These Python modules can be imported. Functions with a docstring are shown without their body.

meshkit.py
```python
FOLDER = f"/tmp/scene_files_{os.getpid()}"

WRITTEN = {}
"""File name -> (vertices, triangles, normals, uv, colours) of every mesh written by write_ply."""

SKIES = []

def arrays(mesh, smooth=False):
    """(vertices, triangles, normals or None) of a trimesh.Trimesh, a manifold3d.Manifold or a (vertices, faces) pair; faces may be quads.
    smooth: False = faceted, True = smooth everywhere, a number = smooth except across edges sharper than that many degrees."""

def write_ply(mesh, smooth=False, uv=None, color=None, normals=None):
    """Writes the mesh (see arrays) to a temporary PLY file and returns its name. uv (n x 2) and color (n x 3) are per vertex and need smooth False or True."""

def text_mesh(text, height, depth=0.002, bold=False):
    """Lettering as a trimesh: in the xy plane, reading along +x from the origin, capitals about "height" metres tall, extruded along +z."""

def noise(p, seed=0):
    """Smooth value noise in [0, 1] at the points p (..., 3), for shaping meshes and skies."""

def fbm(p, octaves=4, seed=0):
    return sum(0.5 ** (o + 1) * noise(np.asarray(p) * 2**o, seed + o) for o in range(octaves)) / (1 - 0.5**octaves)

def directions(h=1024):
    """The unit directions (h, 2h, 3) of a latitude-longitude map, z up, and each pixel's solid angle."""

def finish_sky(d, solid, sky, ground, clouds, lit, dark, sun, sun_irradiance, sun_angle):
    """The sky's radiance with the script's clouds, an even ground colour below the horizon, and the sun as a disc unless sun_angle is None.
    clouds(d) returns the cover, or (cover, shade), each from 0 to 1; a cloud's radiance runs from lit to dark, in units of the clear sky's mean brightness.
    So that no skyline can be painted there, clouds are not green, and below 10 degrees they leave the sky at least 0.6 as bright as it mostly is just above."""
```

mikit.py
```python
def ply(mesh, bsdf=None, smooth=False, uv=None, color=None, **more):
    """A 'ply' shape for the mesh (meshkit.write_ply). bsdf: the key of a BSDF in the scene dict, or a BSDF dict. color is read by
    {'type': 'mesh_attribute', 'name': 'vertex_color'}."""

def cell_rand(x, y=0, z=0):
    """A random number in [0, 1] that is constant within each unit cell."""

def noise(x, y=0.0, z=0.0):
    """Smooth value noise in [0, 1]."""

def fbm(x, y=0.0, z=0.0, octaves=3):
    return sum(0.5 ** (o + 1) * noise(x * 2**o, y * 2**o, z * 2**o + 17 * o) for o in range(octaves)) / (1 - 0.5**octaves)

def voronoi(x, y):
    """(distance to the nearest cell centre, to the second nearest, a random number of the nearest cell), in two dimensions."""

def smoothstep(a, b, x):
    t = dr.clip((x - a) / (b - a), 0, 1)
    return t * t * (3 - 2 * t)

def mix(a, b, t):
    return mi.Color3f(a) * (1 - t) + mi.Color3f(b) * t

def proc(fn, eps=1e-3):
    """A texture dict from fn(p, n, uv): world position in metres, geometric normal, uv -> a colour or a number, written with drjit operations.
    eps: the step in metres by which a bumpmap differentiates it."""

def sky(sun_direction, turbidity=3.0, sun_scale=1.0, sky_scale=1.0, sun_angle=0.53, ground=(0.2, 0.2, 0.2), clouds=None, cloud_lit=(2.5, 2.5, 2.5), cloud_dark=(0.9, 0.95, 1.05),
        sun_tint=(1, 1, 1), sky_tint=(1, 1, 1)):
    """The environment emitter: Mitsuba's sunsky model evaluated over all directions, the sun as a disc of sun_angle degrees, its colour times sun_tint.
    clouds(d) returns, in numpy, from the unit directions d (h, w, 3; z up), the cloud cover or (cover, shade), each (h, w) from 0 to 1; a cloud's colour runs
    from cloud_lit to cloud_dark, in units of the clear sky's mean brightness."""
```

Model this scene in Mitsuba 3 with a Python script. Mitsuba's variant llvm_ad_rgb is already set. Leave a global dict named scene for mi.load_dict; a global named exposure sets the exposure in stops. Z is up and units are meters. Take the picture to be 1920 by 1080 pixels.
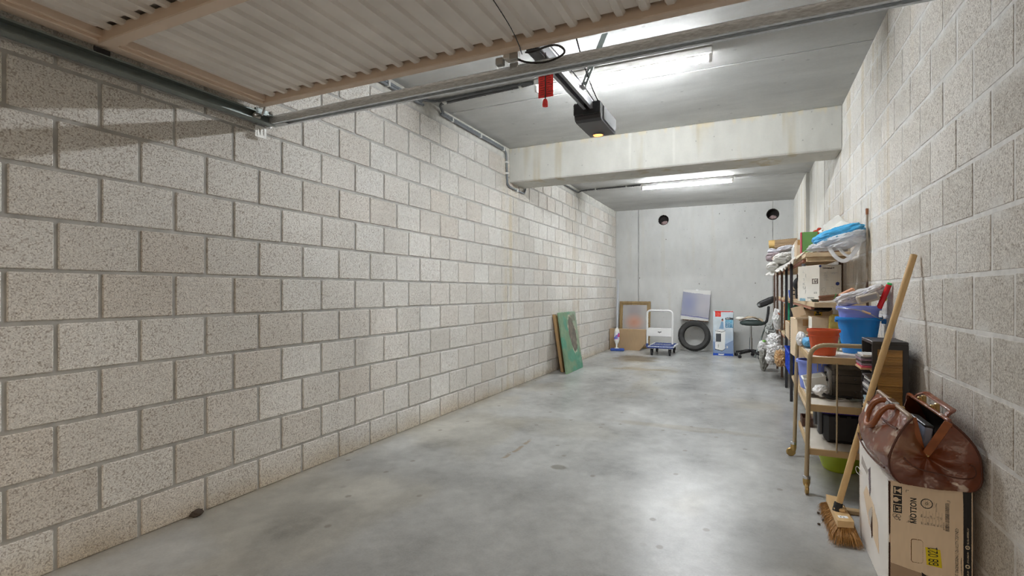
import math, random
import numpy as np, trimesh, mitsuba as mi, drjit as dr
import mikit, meshkit
from shapely.geometry import Polygon, Point, box as sbox
from mikit import noise, fbm, voronoi, cell_rand, smoothstep, mix

random.seed(7)
RNG = np.random.RandomState(11)
scene, labels = {}, {}
exposure = 0.78
LAMP = 225.0          # radiance of the fluorescent tubes

# ---------------------------------------------------------------- camera, sky
YAW, PITCH0 = 25.168, 0.0
EYE = (0.0, 0.0, 1.0907)
_d = (-math.sin(math.radians(YAW)), math.cos(math.radians(YAW)), 0.0)
scene['camera'] = {
    'type': 'perspective', 'fov': 90.07, 'fov_axis': 'x', 'near_clip': 0.05, 'far_clip': 200.0,
    'principal_point_offset_y': -7.31 / 1080.0,
    'to_world': mi.ScalarTransform4f().look_at(origin=list(EYE), target=[EYE[0] + _d[0], EYE[1] + _d[1], EYE[2]], up=[0, 0, 1])}
scene['sky'] = mikit.sky((0.3, -0.6, 0.5), turbidity=5, sun_scale=0.0, sky_scale=5.0, clouds=lambda d: np.ones(d.shape[:2]),
                         cloud_lit=(1.20, 1.0, 0.79), cloud_dark=(1.19, 1.0, 0.80), ground=(0.22, 0.2, 0.18))

# ---------------------------------------------------------------- helpers
def lin(h):
    if isinstance(h, str):
        h = h.lstrip('#'); c = [int(h[i:i + 2], 16) / 255 for i in (0, 2, 4)]
        return [x / 12.92 if x < 0.04045 else ((x + 0.055) / 1.055) ** 2.4 for x in c]
    return list(h)

def M(name, col, rough=0.6, metal=0.0, spec=0.5, bump=None, bscale=1.0, **k):
    """principled material; col: hex, linear rgb, or a procedural function"""
    base = mikit.proc(col) if callable(col) else {'type': 'rgb', 'value': lin(col)}
    b = {'type': 'principled', 'base_color': base, 'roughness': rough, 'metallic': metal, 'specular': spec, **k}
    if bump is not None:
        b = {'type': 'bumpmap', 'arbitrary': mikit.proc(bump, eps=0.0015), 'scale': bscale, 'bsdf': b}
    scene['mat_' + name] = {'type': 'twosided', 'bsdf': b}
    return 'mat_' + name

def uniq(key):
    if key not in scene and key not in labels and not any(k.startswith(key + '__') for k in scene):
        return key
    i = 1
    while True:
        k = f'{key}_{i:03d}'
        if k not in scene and k not in labels and k not in _roots:
            return k
        i += 1
_roots = set()

def thing(name, label, cat, group=None, kind=None):
    key = uniq(name) if name in _roots or name in scene or name in labels else name
    _roots.add(key)
    labels[key] = {'label': label, 'category': cat}
    if group: labels[key]['group'] = group
    if kind: labels[key]['kind'] = kind
    return key

_num = {}
def part(root, name, mesh, mat, smooth=35, label=None, kind=None, **kw):
    base = root + '__' + name
    n = _num.get(base, 0); _num[base] = n + 1
    key = base if n == 0 else f'{base}_{n:03d}'
    scene[key] = mikit.ply(mesh, mat, smooth, **kw)
    if label or kind:
        labels[key] = {}
        if label: labels[key]['label'] = label
        if kind: labels[key]['kind'] = kind
    return key

def solo(name, mesh, mat, label, cat, group=None, smooth=35, kind=None, **kw):
    key = thing(name, label, cat, group, kind)
    scene[key] = mikit.ply(mesh, mat, smooth, **kw)
    return key

def struct(name, mesh, mat, label, cat, smooth=30):
    key = solo(name, mesh, mat, label, cat, smooth=smooth)
    labels[key]['kind'] = 'structure'
    return key

# --- meshes
_S = np.array([[x, y, z] for x in (-1, 1) for y in (-1, 1) for z in (-1, 1)], float)
def _cham():
    pts = []
    for s in _S:
        for a in range(3):
            q = s.copy(); w = np.ones(3); w[a] = 0
            pts.append((s, w))
    co = np.array([s * (1 - 0.2 * w) for s, w in pts])
    h = trimesh.Trimesh(co, process=False).convex_hull
    idx = [int(np.argmin(((co - v) ** 2).sum(1))) for v in h.vertices]
    f = np.array([[idx[i] for i in t] for t in h.faces])
    return np.array([p[0] for p in pts]), np.array([p[1] for p in pts]), f
_CS, _CW, _CF = _cham()
def bx(x0, x1, y0, y1, z0, z1, b=0.0):
    c = np.array([(x0 + x1) / 2, (y0 + y1) / 2, (z0 + z1) / 2]); h = np.array([abs(x1 - x0), abs(y1 - y0), abs(z1 - z0)]) / 2
    b = min(b, h.min() * 0.9)
    if b <= 0:
        m = trimesh.creation.box(extents=2 * h); m.apply_translation(c); return m
    return trimesh.Trimesh(c + _CS * (h - b * _CW), _CF.copy(), process=False)

def cat(*ms):
    ms = [m for m in (ms[0] if len(ms) == 1 and isinstance(ms[0], list) else ms)]
    return trimesh.util.concatenate([trimesh.Trimesh(m.vertices, m.faces, process=False) for m in ms])

def rotm(m, ax, deg, about=(0, 0, 0)):
    m = m.copy(); m.apply_transform(trimesh.transformations.rotation_matrix(math.radians(deg), ax, about)); return m
def mv(m, x, y, z):
    m = m.copy(); m.apply_translation([x, y, z]); return m

def tube(pts, r, n=10, caps=True, flat=None):
    p = np.asarray(pts, float); r = np.broadcast_to(np.asarray(r, float), (len(p),))
    t = np.gradient(p, axis=0); t /= np.linalg.norm(t, axis=1, keepdims=True) + 1e-12
    a = np.cross(t[0], [0, 0, 1.0]);
    if np.linalg.norm(a) < 1e-3: a = np.array([1.0, 0, 0])
    A = []
    for k in range(len(p)):
        a = a - t[k] * (a @ t[k]); a = a / np.linalg.norm(a); A.append(a)
    A = np.array(A); B = np.cross(t, A); ang = np.arange(n) * 2 * np.pi / n
    fa, fb = flat or (1, 1)
    v = p[:, None] + r[:, None, None] * (fa * np.cos(ang)[None, :, None] * A[:, None] + fb * np.sin(ang)[None, :, None] * B[:, None])
    i, j = np.meshgrid(np.arange(len(p) - 1), np.arange(n), indexing='ij')
    q = np.stack([i * n + j, i * n + (j + 1) % n, (i + 1) * n + (j + 1) % n, (i + 1) * n + j], -1).reshape(-1, 4)
    f = np.vstack([q[:, [0, 1, 2]], q[:, [0, 2, 3]]]); v = v.reshape(-1, 3)
    if caps:
        c0, c1 = len(v), len(v) + 1; v = np.vstack([v, p[0], p[-1]]); L = (len(p) - 1) * n
        f = np.vstack([f, [[c0, (k + 1) % n, k] for k in range(n)], [[c1, L + k, L + (k + 1) % n] for k in range(n)]])
    m = trimesh.Trimesh(v, f, process=False)
    if m.volume < 0: m.invert()
    return m

def arc(pts, rad, seg=6):
    """polyline with its inner corners rounded to radius rad"""
    p = [np.array(q, float) for q in pts]; out = [p[0]]
    for a, b, c in zip(p, p[1:], p[2:]):
        u = (a - b) / np.linalg.norm(a - b); w = (c - b) / np.linalg.norm(c - b)
        d = min(rad, 0.49 * np.linalg.norm(a - b), 0.49 * np.linalg.norm(c - b))
        for k in range(seg + 1):
            s = k / seg; out.append((1 - s) ** 2 * (b + u * d) + 2 * s * (1 - s) * b + s * s * (b + w * d))
    return np.array(out + [p[-1]])

def spline(pts, n=24):
    from scipy.interpolate import CubicSpline
    p = np.asarray(pts, float); d = np.r_[0, np.cumsum(np.linalg.norm(np.diff(p, axis=0), axis=1))]
    return CubicSpline(d, p)(np.linspace(0, d[-1], n))

def lathe(prof, n=32, c=(0, 0, 0), e=1.0):
    m = trimesh.creation.revolve(np.asarray(prof, float), sections=n); v = np.array(m.vertices); v[:, 0] *= e
    m = trimesh.Trimesh(v + np.array(c), m.faces, process=False)
    return m

def prism(poly, d, o=(0, 0, 0), r=(1, 0, 0), u=(0, 0, 1)):
    """polygon in the plane (r, u) at o, extruded by d along r x u"""
    poly = poly if isinstance(poly, Polygon) else Polygon(poly)
    return face(trimesh.creation.extrude_polygon(poly, d, engine='earcut'), o, r, u)

def face(m, o, r, u):
    r, u = np.array(r, float), np.array(u, float); r /= np.linalg.norm(r); u /= np.linalg.norm(u); n = np.cross(r, u)
    v = np.array(m.vertices); return trimesh.Trimesh(np.array(o, float) + v[:, :1] * r + v[:, 1:2] * u + v[:, 2:3] * n, m.faces, process=False)

class Face:
    """a flat printed face: origin at its lower left, r and u along its edges"""
    def __init__(s, o, r, u): s.o, s.r, s.u = np.array(o, float), np.array(r, float), np.array(u, float); s.n = np.cross(s.r, s.u)
    def rect(s, x0, y0, x1, y1, t=0.0005, lift=0.0): return face(bx(x0, x1, y0, y1, lift, lift + t), s.o, s.r, s.u)
    def poly(s, pts, t=0.0005, lift=0.0): return face(trimesh.creation.extrude_polygon(pts if isinstance(pts, Polygon) else Polygon(pts), t, engine='earcut'), s.o + s.n * lift, s.r, s.u)
    def text(s, txt, x, y, h, t=0.0005, rot=0, bold=False, lift=0.0, sx=1.0):
        m = meshkit.text_mesh(txt, h, t, bold); m.apply_scale([sx, 1, 1]); m = rotm(m, [0, 0, 1], rot); return face(mv(m, x, y, lift), s.o, s.r, s.u)
    def ring(s, x, y, r0, r1, t=0.0005, ex=1.0, lift=0.0):
        p = Point(0, 0).buffer(r1, 24).difference(Point(0, 0).buffer(r0, 24)) if r0 > 0 else Point(0, 0).buffer(r1, 24)
        m = trimesh.creation.extrude_polygon(p, t, engine='earcut'); m.apply_scale([ex, 1, 1]); return face(mv(m, x, y, lift), s.o, s.r, s.u)

def sheet(fn, nu, nv, th=0.002, closed_u=False):
    """thick surface from fn(u, v) -> points (arrays in [0, 1])"""
    u, v = np.meshgrid(np.linspace(0, 1, nu), np.linspace(0, 1, nv), indexing='ij')
    P = np.asarray(fn(u, v), float)
    if P.shape[0] == 3: P = np.moveaxis(P, 0, -1)
    du, dv = np.gradient(P, axis=0), np.gradient(P, axis=1); n = np.cross(du, dv); n /= np.linalg.norm(n, axis=2, keepdims=True) + 1e-12
    V = np.vstack([(P + n * th / 2).reshape(-1, 3), (P - n * th / 2).reshape(-1, 3)]); N = nu * nv
    i, j = np.meshgrid(np.arange(nu - 1), np.arange(nv - 1), indexing='ij'); a = (i * nv + j).ravel(); b = a + 1; c = a + nv; d = c + 1
    F = [np.c_[a, c, d], np.c_[a, d, b], np.c_[N + a, N + d, N + c], np.c_[N + a, N + b, N + d]]
    def edge(idx):
        idx = np.asarray(idx); F.append(np.c_[idx[:-1], idx[1:], N + idx[1:]]); F.append(np.c_[idx[:-1], N + idx[1:], N + idx[:-1]])
    edge(np.arange(nv)); edge((nu - 1) * nv + np.arange(nv)[::-1]); edge(np.arange(nu)[::-1] * nv); edge(np.arange(nu) * nv + nv - 1)
    m = trimesh.Trimesh(V, np.vstack(F), process=False)
    return m

_ICO = {}
def blob(c, r, seed=0, amp=0.2, freq=2.0, sub=4, e=1.0, zmin=None, ridge=True):
    """a crumpled bag: an ellipsoid (e < 1: boxier) pushed in and out by ridged noise"""
    if sub not in _ICO: _ICO[sub] = trimesh.creation.icosphere(subdivisions=sub)
    m = _ICO[sub]; v = np.array(m.vertices)
    d = np.sign(v) * np.abs(v) ** e; s = 1 / (np.abs(v) ** (2 / e)).sum(1) ** (e / 2) if e != 1 else 1
    v2 = v if e == 1 else v * (1 / ((np.abs(v) ** (2 / e)).sum(1) ** (e / 2)))[:, None]
    n = meshkit.fbm(v * freq + seed * 7.3, 3, seed)
    if ridge: n = 1 - 2 * np.abs(2 * n - 1)
    n2 = meshkit.fbm(v * freq * 0.7 + 31 + seed, 2, seed + 5) - 0.5
    v2 = v2 * (1 + amp * 0.45 * (n - 0.6) + amp * n2)[:, None]
    v2 = v2 * np.array(r) + np.array(c)
    if zmin is not None: v2[:, 2] = np.maximum(v2[:, 2], zmin + 0.004 * meshkit.noise(v * 9, seed))
    return trimesh.Trimesh(v2, m.faces, process=False)

# ---------------------------------------------------------------- materials of the setting
def speck(a, b, c, f=1.0):
    n1 = noise(a * 215 * f, b * 215 * f, c * 150); n2 = noise(a * 95 * f + 40, b * 95 * f, c * 80 + 7)
    n3 = noise(a * 320 * f + 9, b * 320 * f, c * 200)
    return 0.50 * smoothstep(0.54, 0.80, n1) + 0.25 * smoothstep(0.66, 0.86, n2) + 0.25 * smoothstep(0.55, 0.8, n3), smoothstep(0.6, 0.2, n3)

def block_colour(p, n, uv):
    j = dr.floor((p.z - 0.172) / 0.2)
    odd = j - 2 * dr.floor(j / 2)
    i = dr.floor((p.y - 0.9013 - 0.152 * odd) / 0.303)
    t = cell_rand(i, j, 3); t2 = cell_rand(i, j, 8)
    base = mix([0.67, 0.645, 0.60], [0.78, 0.768, 0.732], t)
    base = mix(base, [0.62, 0.53, 0.44], 0.25 * smoothstep(0.6, 1.0, t2))
    s, w = speck(p.y, p.z, p.x)
    big = fbm(p.y * 1.3, p.z * 1.3, 5.0); base = base * (0.84 + 0.32 * big)
    # damp runs below the beam and below the ceiling joint
    run = fbm(p.y * 14, p.z * 1.2, 3.0)
    d1 = smoothstep(0.28, 0.0, dr.abs(p.y - 5.25 + 0.1 * fbm(p.z * 2, 1.0))) * smoothstep(0.3, 0.7, run)
    d2 = smoothstep(0.35, 0.0, dr.abs(p.y - 7.75 + 0.2 * fbm(p.z * 2, 4.0))) * smoothstep(0.25, 0.65, run)
    base = mix(base, base * mi.Color3f(0.80, 0.70, 0.48), dr.clip(d1, 0, 1) * 0.6)
    base = mix(base, base * mi.Color3f(0.70, 0.62, 0.48), dr.clip(d2, 0, 1) * 0.5)
    # grime on the lowest course
    base = mix(base, base * mi.Color3f(0.72, 0.64, 0.52), 0.7 * smoothstep(0.16, 0.0, p.z + 0.10 * fbm(p.y * 6, p.z * 6) - 0.03))
    c = mix(base, [0.19, 0.135, 0.09], 0.9 * s)
    return c * (0.9 + 0.22 * w)

def block_bump(p, n, uv):
    return noise(p.y * 190, p.z * 190, p.x * 150) * 0.7 + noise(p.y * 60, p.z * 60) * 0.6

def block_colour_right(p, n, uv):
    j = dr.floor((p.z - 0.152) / 0.2)
    odd = j - 2 * dr.floor(j / 2)
    i = dr.floor((p.y - 0.131 + 0.151 * odd) / 0.311)
    t = cell_rand(i, j, 5)
    base = mix([0.53, 0.505, 0.462], [0.635, 0.61, 0.57], t)
    s, w = speck(p.y, p.z, p.x)
    base = base * (0.84 + 0.32 * fbm(p.y * 1.1, p.z * 1.1, 9.0))
    # smeared mortar and lime bloom round the joints
    fz = (p.z - 0.152) / 0.2 - j
    near = smoothstep(0.30, 0.0, dr.minimum(fz, 1 - fz))
    sm = near * smoothstep(0.42, 0.72, fbm(p.y * 9, p.z * 7, 2.0))
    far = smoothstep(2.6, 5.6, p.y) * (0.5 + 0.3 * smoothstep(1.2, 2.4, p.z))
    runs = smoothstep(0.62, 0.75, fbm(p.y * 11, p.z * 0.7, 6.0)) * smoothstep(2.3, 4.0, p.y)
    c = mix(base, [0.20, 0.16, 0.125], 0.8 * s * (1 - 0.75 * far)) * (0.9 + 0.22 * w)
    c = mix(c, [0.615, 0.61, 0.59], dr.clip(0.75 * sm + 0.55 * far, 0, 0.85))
    return mix(c, c * mi.Color3f(0.84, 0.74, 0.56), 0.55 * runs)

def mortar_left(p, n, uv):
    a = fbm(p.y * 30, p.z * 30, 1.0); b = fbm(p.y * 2, p.z * 2, 8.0)
    top = smoothstep(2.56, 2.60, p.z)
    return mix(mi.Color3f(0.435, 0.43, 0.41) * (0.7 + 0.35 * a + 0.2 * b), mi.Color3f(0.58, 0.57, 0.53) * (0.75 + 0.4 * a), top)
def mortar_right(p, n, uv):
    a = fbm(p.y * 30, p.z * 30, 2.0); return mi.Color3f(0.64, 0.635, 0.62) * (0.75 + 0.35 * a)

def floor_colour(p, n, uv):
    x, y = p.x, p.y
    big = fbm(x * 0.9, y * 0.7, 1.0); mid = fbm(x * 3.1 + 4, y * 2.3, 2.0, 4); fine = fbm(x * 22, y * 22, 3.0); grain = noise(x * 170, y * 170)
    g = 0.345 + 0.20 * (big - 0.5) + 0.26 * (mid - 0.5) + 0.07 * (fine - 0.5) + 0.03 * (grain - 0.5)
    c = mi.Color3f(g * 0.985, g * 1.0, g * 0.985)
    warm = smoothstep(0.56, 0.72, fbm(x * 1.7 + 11, y * 1.1 + 3, 5.0))
    c = mix(c, c * mi.Color3f(0.95, 0.88, 0.74), 0.45 * warm)
    dark = smoothstep(0.60, 0.75, fbm(x * 2.4 + 50, y * 1.6 + 9, 6.0)); c = c * (1 - 0.17 * dark)
    def spot(cx, cy, rx, ry, col, k, f=5.0):
        nonlocal c
        d = dr.sqrt(dr.square((x - cx) / rx) + dr.square((y - cy) / ry)) + 0.9 * (fbm(x * f + cx, y * f, 7.0) - 0.5)
        c = mix(c, c * mi.Color3f(*col), k * smoothstep(1.0, 0.45, d))
    spot(-1.72, 8.5, 0.42, 0.55, (0.62, 0.52, 0.38), 0.8); spot(-1.36, 7.3, 0.55, 0.22, (0.75, 0.66, 0.52), 0.7)
    spot(-1.081, 3.0, 0.075, 0.05, (0.55, 0.53, 0.48), 0.9, 9); spot(-1.5, 3.9, 0.7, 0.35, (0.84, 0.82, 0.78), 0.8, 3)
    spot(-0.1, 5.6, 0.5, 0.5, (0.82, 0.8, 0.78), 0.7, 3); spot(-0.4, 4.3, 0.9, 0.10, (0.84, 0.78, 0.68), 0.7, 4)
    spot(0.15, 7.6, 0.3, 1.2, (0.72, 0.7, 0.68), 0.7, 3); spot(-1.9, 8.0, 0.5, 1.5, (0.86, 0.85, 0.82), 0.6, 3)
    # a long brown scrape and small scattered flecks
    tt = (y - 2.93) / 0.60; lx = -1.470 - 0.013 * tt - x + 0.03 * (fbm(y * 9, 3.0) - 0.5)
    scr = smoothstep(0.022, 0.006, dr.abs(lx)) * smoothstep(0.0, 0.15, tt) * smoothstep(1.0, 0.85, tt) * smoothstep(0.35, 0.6, fbm(x * 30, y * 30, 2.0))
    c = mix(c, [0.22, 0.17, 0.115], 0.75 * scr)
    v0, v1, vr = voronoi(x * 5, y * 4.2)
    c = mix(c, [0.17, 0.15, 0.13], 0.55 * smoothstep(0.10, 0.05, v0) * smoothstep(0.72, 0.8, vr))
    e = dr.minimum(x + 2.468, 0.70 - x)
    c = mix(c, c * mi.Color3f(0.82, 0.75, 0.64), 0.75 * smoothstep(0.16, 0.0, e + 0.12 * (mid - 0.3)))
    return c
def floor_rough(p, n, uv):
    return 0.19 + 0.16 * fbm(p.x * 2.2, p.y * 1.7, 2.0) + 0.10 * fbm(p.x * 14, p.y * 14, 4.0)

def concrete(base, sx, sy, runs=0.0):
    def f(p, n, uv):
        a = fbm(p.x * 1.4 * sx, p.y * 1.4 * sy, p.z * 1.2, 4); b = fbm(p.x * 16 * sx, p.y * 16 * sy, p.z * 5); g = noise(p.x * 140, p.y * 140, p.z * 140)
        c = mi.Color3f(*base) * (0.74 + 0.34 * a + 0.13 * b + 0.05 * g)
        if runs:
            r = smoothstep(0.58, 0.74, fbm(p.x * 9, p.y * 9, p.z * 0.55)); c = mix(c, c * mi.Color3f(0.86, 0.77, 0.60), runs * r)
            w = smoothstep(0.6, 0.75, fbm(p.x * 13 + 7, p.y * 13, p.z * 0.6)); c = mix(c, [0.66, 0.65, 0.61], 0.5 * runs * w)
        v0, v1, vr = voronoi(p.x * 7 + p.y * 7, p.z * 7 + p.y * 3)
        return mix(c, c * 0.45, 0.5 * smoothstep(0.055, 0.03, v0) * smoothstep(0.6, 0.7, vr))
    return f
def beam_colour(p, n, uv):
    c = concrete((0.475, 0.47, 0.435), 1.0, 1.0, 0.8)(p, n, uv)
    drip = smoothstep(0.50, 0.68, fbm(p.x * 26, 2.0)) * smoothstep(2.66, 2.72, p.z + 0.05 * fbm(p.x * 40, 5.0))
    return mix(c, [0.58, 0.50, 0.33], 0.5 * drip)
def ceiling_colour(p, n, uv):
    a = fbm(p.x * 1.0, p.y * 2.4, 3.0, 4); b = fbm(p.x * 6, p.y * 18, 1.0); g = noise(p.x * 120, p.y * 120)
    c = mi.Color3f(0.43, 0.435, 0.425) * (0.74 + 0.36 * a + 0.12 * b + 0.05 * g)
    v0, v1, vr = voronoi(p.x * 3, p.y * 3)
    return mix(c, c * 0.6, 0.5 * smoothstep(0.05, 0.02, v0) * smoothstep(0.5, 0.6, vr))

M('block_left', block_colour, 0.9, spec=0.15, bump=block_bump, bscale=0.0016)
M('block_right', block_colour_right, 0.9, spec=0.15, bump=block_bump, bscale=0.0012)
M('mortar_left', mortar_left, 0.95, spec=0.1)
M('mortar_right', mortar_right, 0.95, spec=0.1)
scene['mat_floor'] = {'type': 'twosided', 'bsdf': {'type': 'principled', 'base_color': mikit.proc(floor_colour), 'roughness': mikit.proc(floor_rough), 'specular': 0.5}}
M('back_concrete', concrete((0.60, 0.605, 0.595), 1.0, 1.0, 0.15), 0.8, spec=0.2)
M('stained_concrete', concrete((0.56, 0.55, 0.515), 1.0, 1.0, 0.9), 0.8, spec=0.2)
M('beam', beam_colour, 0.8, spec=0.2)
M('ceiling', ceiling_colour, 0.7, spec=0.25)
M('joint', '#8d8b82', 0.9)
M('dark_hole', '#2a2624', 0.9)
M('asphalt', '#6c6862', 0.9)
M('tie_plug', '#7a7875', 0.9); M('pink_fluff', '#b09a98', 0.9)

# ---------------------------------------------------------------- the room
XL, XR, YB, YF, HC = -2.468, 0.700, 10.145, -0.35, 2.70
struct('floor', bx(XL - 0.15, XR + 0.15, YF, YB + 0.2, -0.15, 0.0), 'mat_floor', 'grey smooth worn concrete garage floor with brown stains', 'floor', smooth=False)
struct('driveway', bx(-9, 7, -9, YF, -0.17, -0.02), 'mat_asphalt', 'grey driveway outside the open garage door', 'driveway', smooth=False)

def blocks(root, mat, face_x, depth, sgn, y_of, step, z0, y_lo, y_hi, joint, seed, ncourse, keep):
    """courses of blocks standing proud of the mortar slab; the largest in view are parts, the others one part"""
    rs = np.random.RandomState(seed); allb = []
    for k in range(-1, ncourse):
        za, zb = (0.0 if k < 0 else z0 + 0.2 * k), z0 + 0.2 * (k + 1)
        zb = min(zb, HC)
        off = y_of[k % 2]
        for i in range(int((y_lo - off) / step) - 2, int((y_hi - off) / step) + 2):
            ya, yb = max(off + i * step, y_lo), min(off + (i + 1) * step, y_hi)
            if yb - ya < 0.05: continue
            j = joint / 2; o = rs.uniform(-0.0012, 0.0012); e = rs.uniform(-0.0015, 0.0015, 4)
            x0 = face_x + sgn * (o); x1 = face_x + sgn * depth
            m = bx(min(x0, x1), max(x0, x1), ya + j + e[0], yb - j + e[1], (0.002 if k < 0 else za + j + e[2]), zb - j + e[3], 0.0035)
            yc, zc = (ya + yb) / 2, (za + zb) / 2
            dist2 = face_x ** 2 + yc ** 2 + (zc - 1.09) ** 2
            seen = keep(yc, zc)
            allb.append((0 if seen else 1, dist2 / ((yb - ya) * (zb - za)), m))
    allb.sort(key=lambda t: (t[0], t[1]))
    near = [b for b in allb if b[0] == 0][:298]
    rest = allb[len(near):]
    for b in near: part(root, 'block', b[2], mat, smooth=False)
    if rest: part(root, 'distant_blocks', cat([b[2] for b in rest]), mat, smooth=False, kind='stuff')

wl = struct('wall_left', bx(XL - 0.16, XL - 0.007, YF, YB + 0.2, 0, HC), 'mat_mortar_left', 'long wall of rough pale concrete blocks with raked grey joints', 'wall', smooth=False)
blocks(wl, 'mat_block_left', XL, 0.012, -1, (0.9013, 1.0533), 0.303, 0.172, YF, YB, 0.0155, 3, 12, lambda y, z: y > 0.80)
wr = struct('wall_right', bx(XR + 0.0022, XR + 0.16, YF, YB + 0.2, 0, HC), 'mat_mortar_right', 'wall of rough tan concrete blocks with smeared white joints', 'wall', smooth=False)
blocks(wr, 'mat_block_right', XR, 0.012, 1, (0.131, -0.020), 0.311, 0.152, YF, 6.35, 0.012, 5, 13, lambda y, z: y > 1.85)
part(wr, 'concrete_panel', bx(XR - 0.004, XR + 0.01, 6.36, 7.90, 0, HC, 0.004), 'mat_stained_concrete', label='smooth stained concrete stretch behind the beam')
part(wr, 'concrete_panel', bx(0.652, XR + 0.01, 7.92, YB, 0, HC, 0.006), 'mat_stained_concrete')

# back wall: three cast panels, two round openings
wb = struct('wall_back', bx(XL - 0.15, XR + 0.15, YB + 0.16, YB + 0.3, 0, HC), 'mat_joint', 'pale cast concrete back wall with two round holes near the ceiling', 'wall', smooth=False)
def panel(x0, x1, holes=()):
    p = sbox(x0, 0, x1, HC)
    for hx, hz, r in holes: p = p.difference(Point(hx, hz).buffer(r, 20))
    return prism(p, 0.158, (0, YB + 0.158, 0), (1, 0, 0), (0, 0, 1))
part(wb, 'concrete_panel', panel(XL, -2.030), 'mat_back_concrete', smooth=False)
part(wb, 'concrete_panel', panel(-2.020, 0.325, [(-1.547, 2.473, 0.098), (0.328, 2.465, 0.102)]), 'mat_back_concrete', smooth=False)
part(wb, 'concrete_panel', panel(0.331, XR, [(0.328, 2.465, 0.102)]), 'mat_back_concrete', smooth=False)
for hx, hz in ((-1.547, 2.473), (0.328, 2.465)):
    part(wb, 'hole_back', bx(hx - 0.12, hx + 0.12, YB + 0.1585, YB + 0.163, hz - 0.12, hz + 0.12), 'mat_dark_hole', smooth=False)
    part(wb, 'hole_stuffing', blob((hx + 0.01, YB + 0.11, hz - 0.050), (0.062, 0.045, 0.040), 7 if hx < 0 else 9, 0.45, 3.0, 4), 'mat_pink_fluff', smooth=True, label='pale crumpled stuffing in the hole')
    part(wb, 'pipe_sleeve', lathe([(0.097, 0), (0.097, 0.15), (0.090, 0.15), (0.090, 0)], 28).apply_transform(trimesh.transformations.rotation_matrix(math.pi / 2, [1, 0, 0])).apply_translation([hx, YB + 0.158, hz]), 'mat_dark_hole')
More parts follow.
